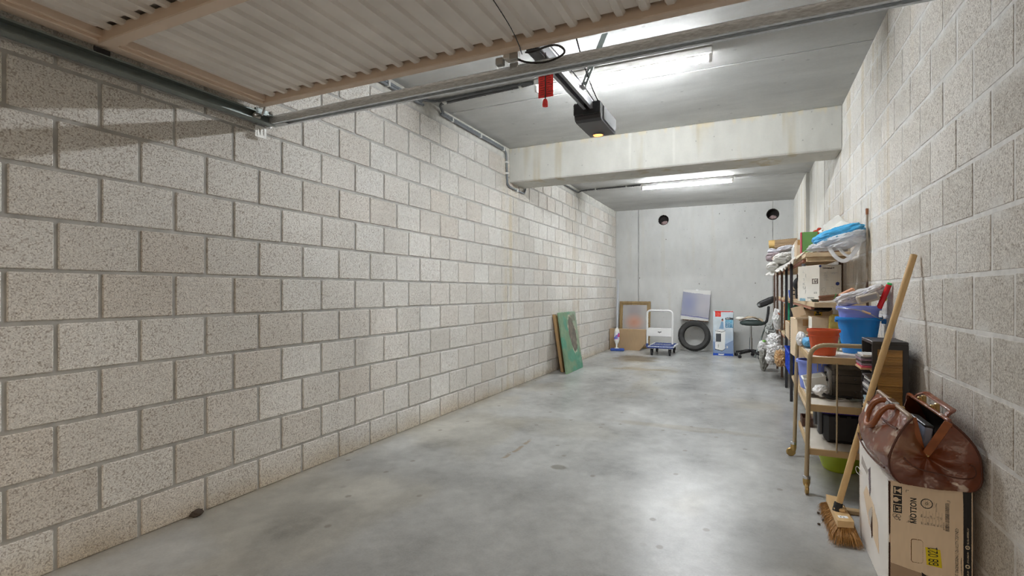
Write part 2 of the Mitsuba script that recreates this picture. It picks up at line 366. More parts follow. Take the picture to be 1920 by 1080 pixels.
for x, z in ((-1.50, 2.10), (-0.09, 2.06), (0.04, 2.07), (0.05, 1.25), (-0.12, 2.55), (-2.0, 1.36), (-0.9, 1.24), (-0.55, 2.53)):
    part(wb, 'tie_hole', lathe([(0, 0.0), (0.008, 0.0), (0.010, 0.002), (0, 0.002)], 14).apply_transform(trimesh.transformations.rotation_matrix(math.pi / 2, [1, 0, 0])).apply_translation([x, YB + 0.001, z]), 'mat_tie_plug')

cl = struct('ceiling', bx(XL - 0.15, XR + 0.15, YF, YB + 0.3, HC + 0.02, HC + 0.2), 'mat_joint', 'ceiling of smooth grey precast concrete slabs', 'ceiling', smooth=False)
for a, b in ((YF, -0.03), (-0.02, 3.930), (3.940, 7.885), (7.895, YB + 0.25)):
    part(cl, 'slab', bx(XL - 0.15, XR + 0.15, a, b, HC, HC + 0.15, 0.004), 'mat_ceiling', smooth=False)
bm = struct('ceiling_beam', bx(XL - 0.01, XR + 0.006, 5.182, 5.575, 2.318, HC + 0.002, 0.012), 'mat_beam', 'pale concrete beam crossing the ceiling with yellow drip marks', 'beam', smooth=False)
struct('wall_front', bx(XL - 0.15, XR + 0.15, YF - 0.2, YF, 2.22, HC + 0.2), 'mat_back_concrete', 'concrete lintel above the garage door opening', 'wall', smooth=False)
# ---------------------------------------------------------------- fluorescent battens
M('white_metal', '#dcdcd8', 0.45)
M('white_plastic', '#e6e6e2', 0.4)
def lamp(y, label):
    t = thing('fluorescent_lamp', label, 'lamp')
    part(t, 'housing', cat(bx(-1.500, -0.235, y - 0.028, y + 0.028, 2.655, 2.70, 0.006), bx(-1.46, -0.27, y - 0.018, y + 0.018, 2.645, 2.66, 0.004)), 'mat_white_metal')
    for x in (-1.485, -0.25): part(t, 'lamp_holder', bx(x - 0.012, x + 0.012, y - 0.014, y + 0.014, 2.605, 2.66, 0.004), 'mat_white_plastic')
    part(t, 'tube', tube([(-1.473, y, 2.622), (-0.262, y, 2.622)], 0.013, 12), 'mat_white_plastic', smooth=40,
         emitter={'type': 'area', 'radiance': {'type': 'rgb', 'value': [LAMP * 0.97, LAMP * 1.0, LAMP * 1.02]}})
lamp(3.60, 'long lit fluorescent lamp on the ceiling in front of the concrete beam')
lamp(7.72, 'long lit fluorescent lamp on the ceiling behind the concrete beam')
# ---------------------------------------------------------------- the open garage door under the ceiling
def door_paint(p, n, uv):
    a = fbm(p.x * 5, p.y * 5, 1.0); return mi.Color3f(0.74, 0.70, 0.655) * (0.9 + 0.2 * a)
M('door_sheet', door_paint, 0.5, spec=0.35)
M('door_frame', '#dac6b4', 0.5, spec=0.35)
def galv(p, n, uv):
    a = fbm(p.x * 70, p.y * 200, p.z * 200); return mi.Color3f(0.56, 0.60, 0.63) * (0.6 + 0.8 * a)
M('galvanised', galv, 0.45, metal=0.15)
M('steel', '#b4b6b6', 0.28, metal=0.9)
M('dark_steel', '#7d8785', 0.4, metal=0.25)
M('black_plastic', '#1c1c1e', 0.4)
M('black_rubber', '#19191b', 0.7)
M('grey_plastic', '#4b4d52', 0.4)

dr_ = thing('garage_door', 'beige ribbed metal up-and-over door hanging open under the ceiling', 'garage door')
ZD = 2.128
def ribbed(y0, y1):
    part(dr_, 'panel', bx(-2.335, 0.585, y0, y1, ZD, ZD + 0.006), 'mat_door_sheet', smooth=False)
def ribs(y0, y1, pk):
    for i in range(32):
        x = -2.275 + i * 0.0915
        if x > 0.57: break
        poly = Polygon([(-0.021, 0), (-0.012, -0.013), (0.012, -0.013), (0.021, 0)])
        part(pk, 'rib', prism(poly, y1 - y0 - 0.018, (x, y1 - 0.016, ZD), (1, 0, 0), (0, 0, 1)), 'mat_door_sheet', smooth=False)
ribbed(1.150, 1.874); ribs(1.150, 1.908, 'garage_door__panel')
ribbed(-0.62, 1.118); ribs(-0.62, 1.156, 'garage_door__panel_001')
part(dr_, 'outer_skin', bx(-2.403, 0.623, -0.64, 1.936, 2.166, 2.170), 'mat_door_sheet', smooth=False)
part(dr_, 'front_rail', bx(-2.405, 0.625, 1.893, 1.938, 2.090, 2.166, 0.004), 'mat_door_frame')
part(dr_, 'cross_rail', bx(-2.36, 0.585, 1.140, 1.195, 2.080, 2.130, 0.004), 'mat_door_frame')
part(dr_, 'side_rail', cat(bx(-2.405, -2.345, -0.64, 1.893, 2.086, 2.166, 0.004), bx(-2.345, -2.326, -0.62, 1.893, 2.100, 2.130, 0.002)), 'mat_door_frame')
part(dr_, 'side_rail', cat(bx(0.565, 0.625, -0.64, 1.893, 2.086, 2.166, 0.004), bx(0.546, 0.565, -0.62, 1.893, 2.100, 2.130, 0.002)), 'mat_door_frame')
part(dr_, 'corner_bracket', bx(-2.345, -2.30, 1.196, 1.222, 2.098, 2.128, 0.003), 'mat_door_frame')
part(dr_, 'release_wire', tube(spline([(-0.60, 0.55, 2.108), (-0.72, 1.1, 2.074), (-0.80, 1.5, 2.096), (-0.853, 1.885, 2.086), (-0.868, 1.945, 2.080)], 24), 0.0022, 6), 'mat_black_plastic')

# guide track on the left wall with its roller and wall plate
tk = thing('door_track', 'dark steel guide track of the garage door along the left block wall', 'track')
prof = Polygon([(0, 0), (0.050, 0), (0.050, 0.006), (0.044, 0.006), (0.044, 0.003), (0.003, 0.003), (0.003, 0.047), (0.044, 0.047), (0.044, 0.042), (0.050, 0.042), (0.050, 0.050), (0, 0.050)])
part(tk, 'channel', prism(prof, 2.35, (-2.436, 2.005, 2.010), (1, 0, 0), (0, 0, 1)), 'mat_dark_steel', smooth=False)
part(tk, 'floor_flange', bx(-2.456, -2.436, -0.34, 2.02, 2.006, 2.011), 'mat_steel', smooth=False)
part(tk, 'roller', lathe([(0, -0.008), (0.019, -0.008), (0.021, 0), (0.019, 0.008), (0, 0.008)], 20).apply_transform(trimesh.transformations.rotation_matrix(math.pi / 2, [0, 1, 0])).apply_translation([-2.412, 1.905, 2.036]), 'mat_white_plastic')
part(tk, 'roller_axle', tube([(-2.43, 1.905, 2.036), (-2.37, 1.905, 2.036), (-2.36, 1.915, 2.08)], 0.006, 8), 'mat_steel')
part(tk, 'hinge_arm', bx(-2.400, -2.388, 1.88, 1.975, 2.045, 2.075, 0.002), 'mat_dark_steel')
part(tk, 'bolt', lathe([(0, 0), (0.010, 0), (0.010, 0.012), (0, 0.016)], 6, (-2.385, 1.975, 2.062)), 'mat_steel')
pl = sbox(0, 0, 0.07, 0.062)
for q in (0.014, 0.036): pl = pl.difference(sbox(q, 0.012, q + 0.009, 0.05))
for q in range(4): pl = pl.difference(Point(0.058, 0.012 + q * 0.012).buffer(0.0035, 6))
part(tk, 'wall_plate', prism(pl, 0.003, (-2.436, 1.985, 1.936), (0, -1, 0), (0, 0, 1)), 'mat_white_metal', smooth=False, label='white perforated steel wall plate')
part(tk, 'plate_foot', bx(-2.462, -2.433, 1.92, 1.985, 1.996, 2.000), 'mat_steel')
part(tk, 'clip', bx(-2.39, -2.385, 1.14, 1.20, 2.055, 2.078, 0.002), 'mat_black_plastic')

# galvanised cross bar tying the tracks together
def cbar():
    a = [(0.020 * math.cos(t), 0.020 * math.sin(t)) for t in np.linspace(-0.55, math.pi + 0.55, 18)]
    b = [(0.0165 * math.cos(t), 0.0165 * math.sin(t)) for t in np.linspace(math.pi + 0.50, -0.50, 18)]
    pts = a + [(-0.017, -0.030), (-0.030, -0.030), (-0.030, -0.033), (-0.0135, -0.033)] + b[:1] + b[1:] + [(0.0135, -0.033), (0.030, -0.033), (0.030, -0.030), (0.017, -0.030)]
    return Polygon(pts).buffer(0)
pb = cbar(); pb = max(pb.geoms, key=lambda g: g.area) if hasattr(pb, 'geoms') else pb
cb = thing('cross_bar', 'galvanised steel bar spanning the garage in front of the door edge', 'bar')
part(cb, 'bar', prism(pb, 3.095, (-2.405, 2.005, 2.047), (0, 1, 0), (0, 0, 1)), 'mat_galvanised', smooth=40)
part(cb, 'end_bracket', cat(bx(-2.41, -2.30, 1.990, 2.022, 2.011, 2.015), bx(-2.415, -2.405, 1.98, 2.03, 2.01, 2.07)), 'mat_steel', smooth=False)
part(cb, 'end_bracket', cat(bx(0.58, 0.69, 1.990, 2.022, 2.011, 2.015), bx(0.69, 0.698, 1.98, 2.03, 2.00, 2.09)), 'mat_steel', smooth=False)

# opener: rail, motor with a small glowing lamp, strut
M('opener_body', '#3a3a3e', 0.4); M('opener_side', '#8b8d8f', 0.4); M('rail', '#8d8f95', 0.4, metal=0.3)
op = thing('door_opener', 'dark grey garage door opener motor on a steel rail under the ceiling', 'door opener')
rp = Polygon([(-0.030, 0), (-0.030, 0.050), (0.030, 0.050), (0.030, 0), (0.012, 0), (0.012, 0.006), (0.024, 0.006), (0.024, 0.044), (-0.024, 0.044), (-0.024, 0.006), (-0.012, 0.006), (-0.012, 0)])
part(op, 'rail', prism(rp, 1.20, (-0.912, 3.22, 2.212), (1, 0, 0), (0, 0, 1)), 'mat_rail', smooth=False)
mb = Polygon([(0, 0.04), (0.012, 0.01), (0.04, 0.0), (0.30, 0.0), (0.365, 0.002), (0.385, 0.02), (0.385, 0.095), (0.365, 0.105), (0.0, 0.105)])
part(op, 'motor_housing', prism(mb.buffer(-0.006).buffer(0.006), 0.165, (-1.004, 3.05, 2.150), (0, 1, 0), (0, 0, 1)), 'mat_opener_body', smooth=30)
part(op, 'front_collar', bx(-1.006, -0.837, 3.035, 3.065, 2.180, 2.258, 0.006), 'mat_black_plastic')
part(op, 'side_cover', prism(Polygon([(0.06, 0.025), (0.33, 0.025), (0.36, 0.05), (0.36, 0.10), (0.06, 0.10)]).buffer(0.004), 0.006, (-0.838, 3.06, 2.145), (0, 1, 0), (0, 0, 1)), 'mat_opener_side', smooth=30)
ln = lathe([(0, -0.012), (0.026, -0.010), (0.034, 0), (0, 0.002)], 24); ln.apply_scale([1.15, 0.75, 1])
part(op, 'lamp_lens', mv(ln, -0.938, 3.360, 2.150), 'mat_white_plastic', emitter={'type': 'area', 'radiance': {'type': 'rgb', 'value': [1.9, 0.50, 0.09]}}, label='small glowing orange lamp lens')
part(op, 'lens_surround', mv(lathe([(0.036, -0.006), (0.050, 0.002), (0.036, 0.002)], 24), -0.938, 3.360, 2.149), 'mat_opener_body')
part(op, 'strut', prism(Polygon([(-0.018, 0), (0.018, 0), (0.018, 0.50), (-0.018, 0.50)]).difference(sbox(-0.004, 0.05, 0.004, 0.09)).difference(sbox(-0.004, 0.13, 0.004, 0.17)).difference(sbox(-0.004, 0.21, 0.004, 0.25)), 0.004, (-0.880, 2.83, 2.262), (1, 0, 0), (0.115, 0.52, 0.82)), 'mat_dark_steel', smooth=False)
part(op, 'strut', bx(-0.945, -0.865, 2.80, 2.86, 2.261, 2.271, 0.003), 'mat_steel')
part(op, 'door_arm', cat(bx(-0.955, -0.895, 1.940, 1.99, 2.075, 2.12, 0.004), rotm(bx(-0.93, -0.90, 1.98, 2.30, 2.215, 2.235, 0.003), [1, 0, 0], 9, (-0.915, 2.15, 2.22))), 'mat_white_metal')
for q in ((-0.925, -0.885, 1.938, 1.956, 2.065, 2.115), (-0.99, -0.955, 1.938, 1.965, 2.055, 2.085), (-0.945, -0.905, 1.985, 2.02, 2.05, 2.075)): part(op, 'arm_bracket', bx(*q, 0.003), 'mat_steel')
part(op, 'carriage', bx(-0.945, -0.890, 2.16, 2.30, 2.195, 2.228, 0.006), 'mat_black_plastic')
part(op, 'power_cord', tube(spline([(-0.85, 3.06, 2.25), (-0.86, 2.9, 2.32), (-0.88, 2.7, 2.50), (-0.90, 2.62, 2.694)], 20), 0.0035, 7), 'mat_black_plastic')
part(op, 'rail_cable', tube(spline([(-0.876, 2.25, 2.268), (-0.874, 2.5, 2.272), (-0.872, 2.75, 2.270), (-0.876, 3.06, 2.255)], 20), 0.003, 6), 'mat_grey_plastic')
lp = thing('control_cable', 'black cable looping below the door edge beside the opener arm', 'cable')
scene[lp] = mikit.ply(tube(spline([(-0.905, 1.962, 2.082), (-0.87, 1.962, 2.058), (-0.80, 1.965, 2.040), (-0.73, 1.965, 2.042), (-0.688, 1.966, 2.066), (-0.705, 1.966, 2.088), (-0.78, 1.964, 2.098), (-0.86, 1.962, 2.094)], 40), 0.0042, 8), 'mat_black_rubber', 40)
M('red_tag', '#d8322c', 0.6)
tg = thing('release_tag', 'red printed tag hanging from the opener rail with a black pull cord', 'tag')
part(tg, 'tag', bx(-0.905, -0.832, 2.216, 2.219, 1.995, 2.150, 0.001), 'mat_red_tag', smooth=False)
F = Face((-0.905, 2.2158, 1.995), (1, 0, 0), (0, 0, 1))
part(tg, 'print', cat([F.rect(0.008 + (0.034 if q % 2 else 0), 0.012 + 0.0105 * (q // 2), 0.036 - 0.006 * (q % 3) + (0.034 if q % 2 else 0) - (0.008 if q % 5 == 0 else 0), 0.0155 + 0.0105 * (q // 2), -0.0004) for q in range(24)]), M('tag_print', '#7d1512', 0.7), smooth=False)
part(tg, 'cord', tube([(-0.868, 2.212, 2.20), (-0.868, 2.212, 2.10), (-0.869, 2.212, 1.985)], 0.0026, 6), 'mat_black_plastic')
part(tg, 'knob', lathe([(0, -0.016), (0.013, -0.015), (0.0125, 0.004), (0.009, 0.016), (0.004, 0.020), (0, 0.020)], 16, (-0.869, 2.212, 1.966)), 'mat_red_tag')

# ---------------------------------------------------------------- conduits
M('conduit', '#6d7276', 0.5); M('clip', '#c9cbc8', 0.5)
def conduit(label, paths, r, clips, mat='mat_conduit'):
    t = thing('cable_conduit', label, 'conduit')
    for p in paths: part(t, 'pipe', tube(arc(p, 0.05), r, 9), mat, smooth=50)
    for (x, y, z, ax) in clips:
        w = 0.022
        d = dict(x=(0.012, w, w), y=(w, 0.010, w), z=(w, w, 0.010))[ax]
        part(t, 'clip', bx(x - d[0], x + d[0], y - d[1], y + d[1], z - d[2], z + d[2], 0.003), 'mat_clip')
    return t
conduit('grey conduit along the top of the left block wall beside the door track', [[(-2.452, 0.4, 2.628), (-2.452, 3.50, 2.628)], [(-2.452, 0.4, 2.650), (-2.452, 3.48, 2.650)]], 0.011, [(-2.456, 3.05, 2.638, 'y'), (-2.456, 2.2, 2.638, 'y')])
conduit('pair of grey conduits crossing the ceiling to the first lamp', [[(-2.452, 3.80, 2.655), (-2.40, 3.66, 2.682), (-1.60, 3.617, 2.684), (-1.51, 3.60, 2.684)], [(-2.452, 3.46, 2.660), (-2.40, 3.60, 2.684), (-1.65, 3.585, 2.684), (-1.51, 3.592, 2.684)]], 0.0115, [(-1.62, 3.605, 2.686, 'x'), (-2.33, 3.63, 2.686, 'x')], M('conduit_dark', '#55585a', 0.5))
conduit('grey conduit running down past the beam end on the left wall', [[(-2.452, 3.76, 2.638), (-2.452, 5.045, 2.638), (-2.452, 5.075, 2.60), (-2.452, 5.10, 2.28), (-2.452, 5.16, 2.262), (-2.452, 5.56, 2.255), (-2.452, 5.60, 2.32)], [(-2.452, 3.80, 2.655), (-2.452, 5.03, 2.656)]], 0.0115,
        [(-2.458, 3.95, 2.645, 'y'), (-2.458, 4.48, 2.645, 'y'), (-2.458, 5.0, 2.645, 'y'), (-2.458, 5.085, 2.52, 'z'), (-2.458, 5.095, 2.40, 'z'), (-2.458, 5.35, 2.258, 'y')])
conduit('dark conduit from the left wall to the rear lamp behind the beam', [[(-2.452, 5.62, 2.640), (-2.452, 7.66, 2.636), (-2.44, 7.74, 2.680), (-2.30, 7.74, 2.684), (-1.51, 7.72, 2.684)]], 0.011, [(-2.2, 7.735, 2.686, 'x'), (-1.72, 7.725, 2.686, 'x'), (-2.456, 6.6, 2.638, 'y')], 'mat_conduit_dark')

# ---------------------------------------------------------------- against the left wall
def green_paint(p, n, uv):
    a = fbm(p.y * 5, p.z * 5, 2.0, 4); b = fbm(p.y * 22, p.z * 22, 5.0)
    c = mix([0.15, 0.25, 0.15], [0.21, 0.31, 0.20], a); c = mix(c, [0.10, 0.28, 0.19], smoothstep(0.5, 0.62, fbm(p.y * 4 + 9, p.z * 5, 1.0)))
    edge = smoothstep(6.95, 7.2, p.y + 0.25 * p.z - 0.1 + 0.25 * (b - 0.5)); c = mix(c, [0.36, 0.35, 0.27], 0.55 * edge)
    d = dr.sqrt(dr.square((p.y - 6.97) / 0.155) + dr.square((p.z - 0.49) / 0.255)) + 0.25 * (b - 0.5)
    c = mix(c, [0.62, 0.55, 0.42], smoothstep(1.12, 1.0, d) * smoothstep(0.80, 0.95, d) * smoothstep(0.35, 0.6, fbm(p.y * 9, p.z * 9, 3.0)))
    c = mix(c, mi.Color3f(0.15, 0.13, 0.105) * (0.6 + 0.8 * b), smoothstep(0.98, 0.84, d))
    d2 = dr.sqrt(dr.square((p.y - 7.08) / 0.20) + dr.square((p.z - 0.71) / 0.07)) + 0.9 * (b - 0.5)
    c = mix(c, [0.16, 0.15, 0.11], 0.75 * smoothstep(0.85, 0.55, d2))
    return c * (0.85 + 0.3 * b)
M('green_paint', green_paint, 0.65)
def woody(c0, c1, ax='z', f=1.0):
    def fn(p, n, uv):
        q = {'x': (p.y, p.z, p.x), 'y': (p.x, p.z, p.y), 'z': (p.x, p.y, p.z)}[ax]
        g = fbm(q[0] * 55 * f, q[1] * 55 * f, q[2] * 3.0 * f); h = fbm(q[0] * 12 * f, q[1] * 12 * f, q[2] * 1.5)
        return mix(c0, c1, 0.65 * g + 0.35 * h) * (0.85 + 0.25 * h)
    return fn
M('pine_z', woody([0.34, 0.20, 0.085], [0.58, 0.39, 0.19], 'z'), 0.55)
M('pine_x', woody([0.36, 0.24, 0.12], [0.58, 0.42, 0.23], 'x'), 0.6)
M('pine_y', woody([0.36, 0.24, 0.12], [0.60, 0.44, 0.25], 'y'), 0.6)
def leaning(y0, y1, h, xb, xt, th, dy):
    """a panel standing at x = xb, its top against the wall at x = xt, sheared dy along the wall"""
    m = bx(0, th, 0, y1 - y0, 0, h, 0.003); v = np.array(m.vertices); s = v[:, 2] / h
    ang = math.atan2(xb - xt, h); ca = math.cos(ang)
    out = np.c_[xb - (xb - xt) * s + (v[:, 0] - th) * ca, y0 + v[:, 1] + dy * s, v[:, 2] * ca + (th - v[:, 0]) * math.sin(ang) * 1.0]
    out[:, 2] -= out[:, 2].min()
    return trimesh.Trimesh(out, m.faces, process=False)
wbd = thing('pine_board', 'bare pine framed board behind the green board against the left wall', 'board')
part(wbd, 'board', leaning(6.60, 7.28, 0.775, -2.315, -2.425, 0.035, -0.03), 'mat_pine_z', smooth=False)
part(wbd, 'batten', leaning(6.56, 6.60, 0.785, -2.312, -2.422, 0.042, -0.03), 'mat_pine_z', smooth=False)
solo('green_board', leaning(6.42, 7.14, 0.82, -2.215, -2.385, 0.022, 0.14), 'mat_green_paint', 'scuffed green painted board with a dark oval wear patch leaning on the left wall', 'board', smooth=False)
M('dirt', '#4a4038', 0.95)
solo('dirt_clump', blob((-2.445, 1.60, 0.014), (0.016, 0.030, 0.018), 4, 0.5, 3, 3, zmin=0.0), 'mat_dirt', 'small brown clump of dirt at the foot of the left block wall', 'dirt clump')
# ---------------------------------------------------------------- along the back wall
M('mop_blue', '#3a58a8', 0.7); M('mop_pole', '#b9bcc4', 0.35); M('cloth_white', '#e4e4e0', 0.8)
mp = thing('spray_mop', 'spray mop with blue flat head and pale pole in the back left corner', 'mop')
part(mp, 'pole', tube([(-2.375, 9.93, 1.33), (-2.300, 9.545, 0.40)], 0.016, 12), 'mat_mop_pole')
part(mp, 'bottle', tube([(-2.300, 9.545, 0.41), (-2.297, 9.52, 0.375), (-2.294, 9.50, 0.33), (-2.290, 9.47, 0.19), (-2.288, 9.46, 0.15), (-2.287, 9.45, 0.12)], [0.018, 0.040, 0.050, 0.050, 0.036, 0.02], 18), 'mat_cloth_white')
part(mp, 'label', tube([(-2.2935, 9.497, 0.315), (-2.290, 9.472, 0.20)], 0.0515, 18, caps=False), M('mop_label', lambda p, n, uv: mix([0.75, 0.76, 0.82], mix([0.15, 0.17, 0.55], [0.55, 0.08, 0.25], smoothstep(0.5, 0.55, noise(p.x * 40, p.z * 30))), smoothstep(0.45, 0.55, noise(p.x * 55 + 3, p.z * 22))), 0.4), label='blue and purple printed label')
part(mp, 'neck', tube([(-2.287, 9.45, 0.13), (-2.275, 9.40, 0.045)], [0.020, 0.012], 12), 'mat_cloth_white')
part(mp, 'head', rotm(bx(-2.385, -2.135, 9.33, 9.45, 0.004, 0.045, 0.008), [0, 0, 1], 14, (-2.26, 9.39, 0)), 'mat_mop_blue')
part(mp, 'head_joint', rotm(bx(-2.31, -2.23, 9.36, 9.42, 0.045, 0.058, 0.004), [0, 0, 1], 14, (-2.26, 9.39, 0)), 'mat_cloth_white')

def kraft(p, n, uv):
    a = fbm(p.x * 4, p.y * 4, p.z * 4); b = noise(p.x * 90, p.y * 90, p.z * 18)
    return mi.Color3f(0.46, 0.325, 0.195) * (0.84 + 0.22 * a + 0.08 * b)
M('kraft', kraft, 0.75, spec=0.25)
M('kraft_light', lambda p, n, uv: mi.Color3f(0.62, 0.49, 0.345) * (0.86 + 0.2 * fbm(p.x * 4, p.y * 4, p.z * 4) + 0.06 * noise(p.x * 90, p.y * 90, p.z * 18)), 0.75, spec=0.25)
M('kraft_dark', '#5d4128', 0.8)
cbx = thing('flat_carton', 'brown cardboard carton with a crushed corner in front of the gilt picture', 'carton')
pf = Polygon([(-2.455, 0.0), (-1.90, 0.0), (-1.79, 0.13), (-1.775, 0.388), (-2.455, 0.392)])
part(cbx, 'body', prism(pf, 0.13, (0, 9.72, 0.001), (1, 0, 0), (0, 0, 1)), 'mat_kraft', smooth=False)
part(cbx, 'flap', prism(Polygon([(-1.90, 0.10), (-1.79, 0.135), (-1.782, 0.24), (-1.85, 0.20)]), 0.004, (0, 9.588, 0), (1, 0, 0), (0, 0, 1)), 'mat_kraft', smooth=False)
part(cbx, 'edge', bx(-2.457, -2.385, 9.60, 9.70, 0.0, 0.385, 0.002), 'mat_kraft_dark', smooth=False)

# gilt framed picture leaning on the wall
M('gilt', woody([0.16, 0.10, 0.04], [0.42, 0.30, 0.14], 'z', 0.6), 0.4, spec=0.5)
def soft_picture(p, n, uv):
    u, v = (p.x + 2.08) / 0.25, (p.z - 0.62) / 0.27
    c = mix([0.44, 0.43, 0.42], [0.36, 0.33, 0.34], smoothstep(0.9, 0.1, dr.sqrt(u * u + (v - 0.35) * (v - 0.35))))
    return mix(c, [0.62, 0.30, 0.20], 0.85 * smoothstep(1.0, 0.0, dr.sqrt(u * u * 0.9 + dr.square((v + 0.45) * 1.2))))
M('soft_picture', soft_picture, 0.35)
pc = thing('framed_picture', 'gilt framed picture of a blurred red and grey image leaning on the back wall', 'framed picture')
def tilt(m, y_foot, deg): return rotm(m, [1, 0, 0], -deg, (0, y_foot, 0))
def frame_bar(x0, x1, z0, z1):
    w = min(x1 - x0, z1 - z0) / 2
    return cat(bx(x0, x1, 9.94, 9.97, z0, z1, 0.006), bx(x0 + w * 0.5, x1 - w * 0.5, 9.93, 9.95, z0 + w * 0.5, z1 - w * 0.5, 0.006))
for q in ((-2.375, -1.775, 0.86, 0.915), (-2.375, -1.775, 0.008, 0.062), (-2.375, -2.32, 0.008, 0.915), (-1.83, -1.775, 0.008, 0.915)):
    part(pc, 'frame_bar', tilt(frame_bar(*q), 9.95, 8), 'mat_gilt', smooth=False)
part(pc, 'liner', tilt(cat(bx(-2.325, -1.825, 9.945, 9.96, 0.845, 0.862), bx(-2.325, -2.308, 9.945, 9.96, 0.06, 0.86), bx(-1.842, -1.825, 9.945, 9.96, 0.06, 0.86)), 9.95, 8), 'mat_gilt', smooth=False)
part(pc, 'canvas', tilt(bx(-2.33, -1.82, 9.953, 9.965, 0.05, 0.87), 9.95, 8), 'mat_soft_picture', smooth=False)

# platform trolley
M('enamel', '#e8e9ea', 0.35); M('deck_blue', '#3f4f86', 0.6); M('caster', '#26262a', 0.5)
pt = thing('platform_trolley', 'white platform trolley with blue deck and tall loop handle by the back wall', 'trolley')
part(pt, 'deck', bx(-1.635, -1.205, 8.93, 9.66, 0.135, 0.158, 0.006), 'mat_enamel')
part(pt, 'deck_mat', bx(-1.605, -1.235, 8.96, 9.63, 0.156, 0.163, 0.003), 'mat_deck_blue')
part(pt, 'bumper', cat(bx(-1.64, -1.20, 8.922, 8.932, 0.128, 0.155, 0.003)), 'mat_deck_blue')
part(pt, 'mat_strip', bx(-1.585, -1.255, 9.26, 9.285, 0.162, 0.1655), 'mat_enamel')
part(pt, 'handle', tube(arc([(-1.650, 9.03, 0.15), (-1.650, 9.03, 0.77), (-1.228, 9.03, 0.77), (-1.228, 9.03, 0.15)], 0.07), 0.0165, 12), 'mat_enamel', smooth=50)
part(pt, 'handle_panel', bx(-1.635, -1.243, 9.022, 9.036, 0.325, 0.470, 0.004), 'mat_enamel')
F = Face((-1.635, 9.0215, 0.325), (1, 0, 0), (0, 0, 1))
part(pt, 'panel_badge', cat(F.rect(0.165, 0.066, 0.182, 0.088), F.rect(0.185, 0.06, 0.20, 0.084), F.rect(0.203, 0.066, 0.222, 0.086)), 'mat_grey_plastic', smooth=False)
for x, y in ((-1.57, 9.02), (-1.27, 9.02), (-1.57, 9.56), (-1.27, 9.56)):
    w = lathe([(0, -0.014), (0.050, -0.014), (0.055, -0.008), (0.055, 0.008), (0.050, 0.014), (0, 0.014)], 22); w.apply_transform(trimesh.transformations.rotation_matrix(math.pi / 2, [0, 1, 0])); w.apply_translation([x, y, 0.055])
    k = part(pt, 'caster', cat(w, bx(x - 0.022, x - 0.017, y - 0.02, y + 0.025, 0.05, 0.135), bx(x + 0.017, x + 0.022, y - 0.02, y + 0.025, 0.05, 0.135)), 'mat_caster')
part(pt, 'hinge', cat(bx(-1.668, -1.632, 9.01, 9.05, 0.13, 0.20, 0.004), bx(-1.246, -1.210, 9.01, 9.05, 0.13, 0.20, 0.004)), 'mat_deck_blue')

# tyre leaning, poster standing on it
ty = thing('car_tyre', 'black car tyre without a rim leaning against the back wall', 'tyre')
R, r_, w_ = 0.277, 0.183, 0.085
prof = [(r_, -w_ * 0.78), (r_ + 0.012, -w_ * 0.86), (r_ + 0.03, -w_ * 0.98), (R - 0.030, -w_), (R - 0.012, -w_ * 0.86), (R, -w_ * 0.6), (R, w_ * 0.6), (R - 0.012, w_ * 0.86), (R - 0.030, w_), (r_ + 0.03, w_ * 0.98), (r_ + 0.012, w_ * 0.86), (r_, w_ * 0.78), (r_ + 0.02, w_ * 0.70), (R - 0.03, w_ * 0.80), (R - 0.022, 0), (R - 0.03, -w_ * 0.80), (r_ + 0.02, -w_ * 0.70), (r_, -w_ * 0.78)]
def place_tyre(m):
    m = rotm(m, [1, 0, 0], 90); m = rotm(m, [1, 0, 0], -9); return mv(m, -0.962, 9.90, 0.2885)
tm = lathe(prof, 64); tm.fix_normals()
M('tyre', lambda p, n, uv: mi.Color3f(0.026, 0.026, 0.025) * (0.8 + 0.9 * fbm(p.x * 18, p.y * 18, p.z * 18)), 0.6)
part(ty, 'carcass', place_tyre(tm), 'mat_tyre', smooth=30)
tr = []
for k in range(56):
    for s in (-1, 1):
        tr.append(rotm(rotm(bx(R - 0.004, R + 0.004, -0.010, 0.010, s * 0.030 - 0.018, s * 0.030 + 0.018), [1, 0, 0], s * 14, (R, 0, s * 0.03)), [0, 0, 1], k * 360 / 56 + s * 1.6))
part(ty, 'tread', place_tyre(cat(tr)), 'mat_tyre', smooth=False, kind='stuff')
part(ty, 'sidewall_ring', place_tyre(lathe([(0.222, -w_ * 1.0), (0.226, -w_ * 1.03), (0.23, -w_ * 1.0)], 48)), 'mat_tyre')

def poster_colour(p, n, uv):
    u, v = (p.x + 0.94) / 0.24, (p.z - 0.80) / 0.27
    c = mix([0.36, 0.38, 0.50], [0.50, 0.49, 0.55], smoothstep(-1, 1, u + 0.3 * v))
    c = mix(c, [0.25, 0.28, 0.50], 0.7 * smoothstep(0.9, 0.0, dr.sqrt(dr.square(u + 0.55) + dr.square((v - 0.35) * 0.8))))
    c = mix(c, [0.56, 0.53, 0.57], 0.6 * smoothstep(0.7, 0.0, dr.sqrt(dr.square(u - 0.45) + dr.square(v - 0.0))))
    zz = v + 0.13 * u + 0.05 * (noise(p.x * 9, 2.0) - 0.5)
    c = mix(c, [0.80, 0.80, 0.78], smoothstep(0.975, 0.985, zz))
    c = mix(c, [0.16, 0.17, 0.36], smoothstep(-0.595, -0.605, zz))
    c = mix(c, [0.66, 0.66, 0.74], smoothstep(-0.655, -0.665, zz))
    return mix(c, [0.80, 0.80, 0.77], smoothstep(-0.72, -0.73, zz)) * 0.72
M('poster', poster_colour, 0.5)
ps = thing('poster', 'white bordered bluish poster panel standing on the black tyre', 'poster')
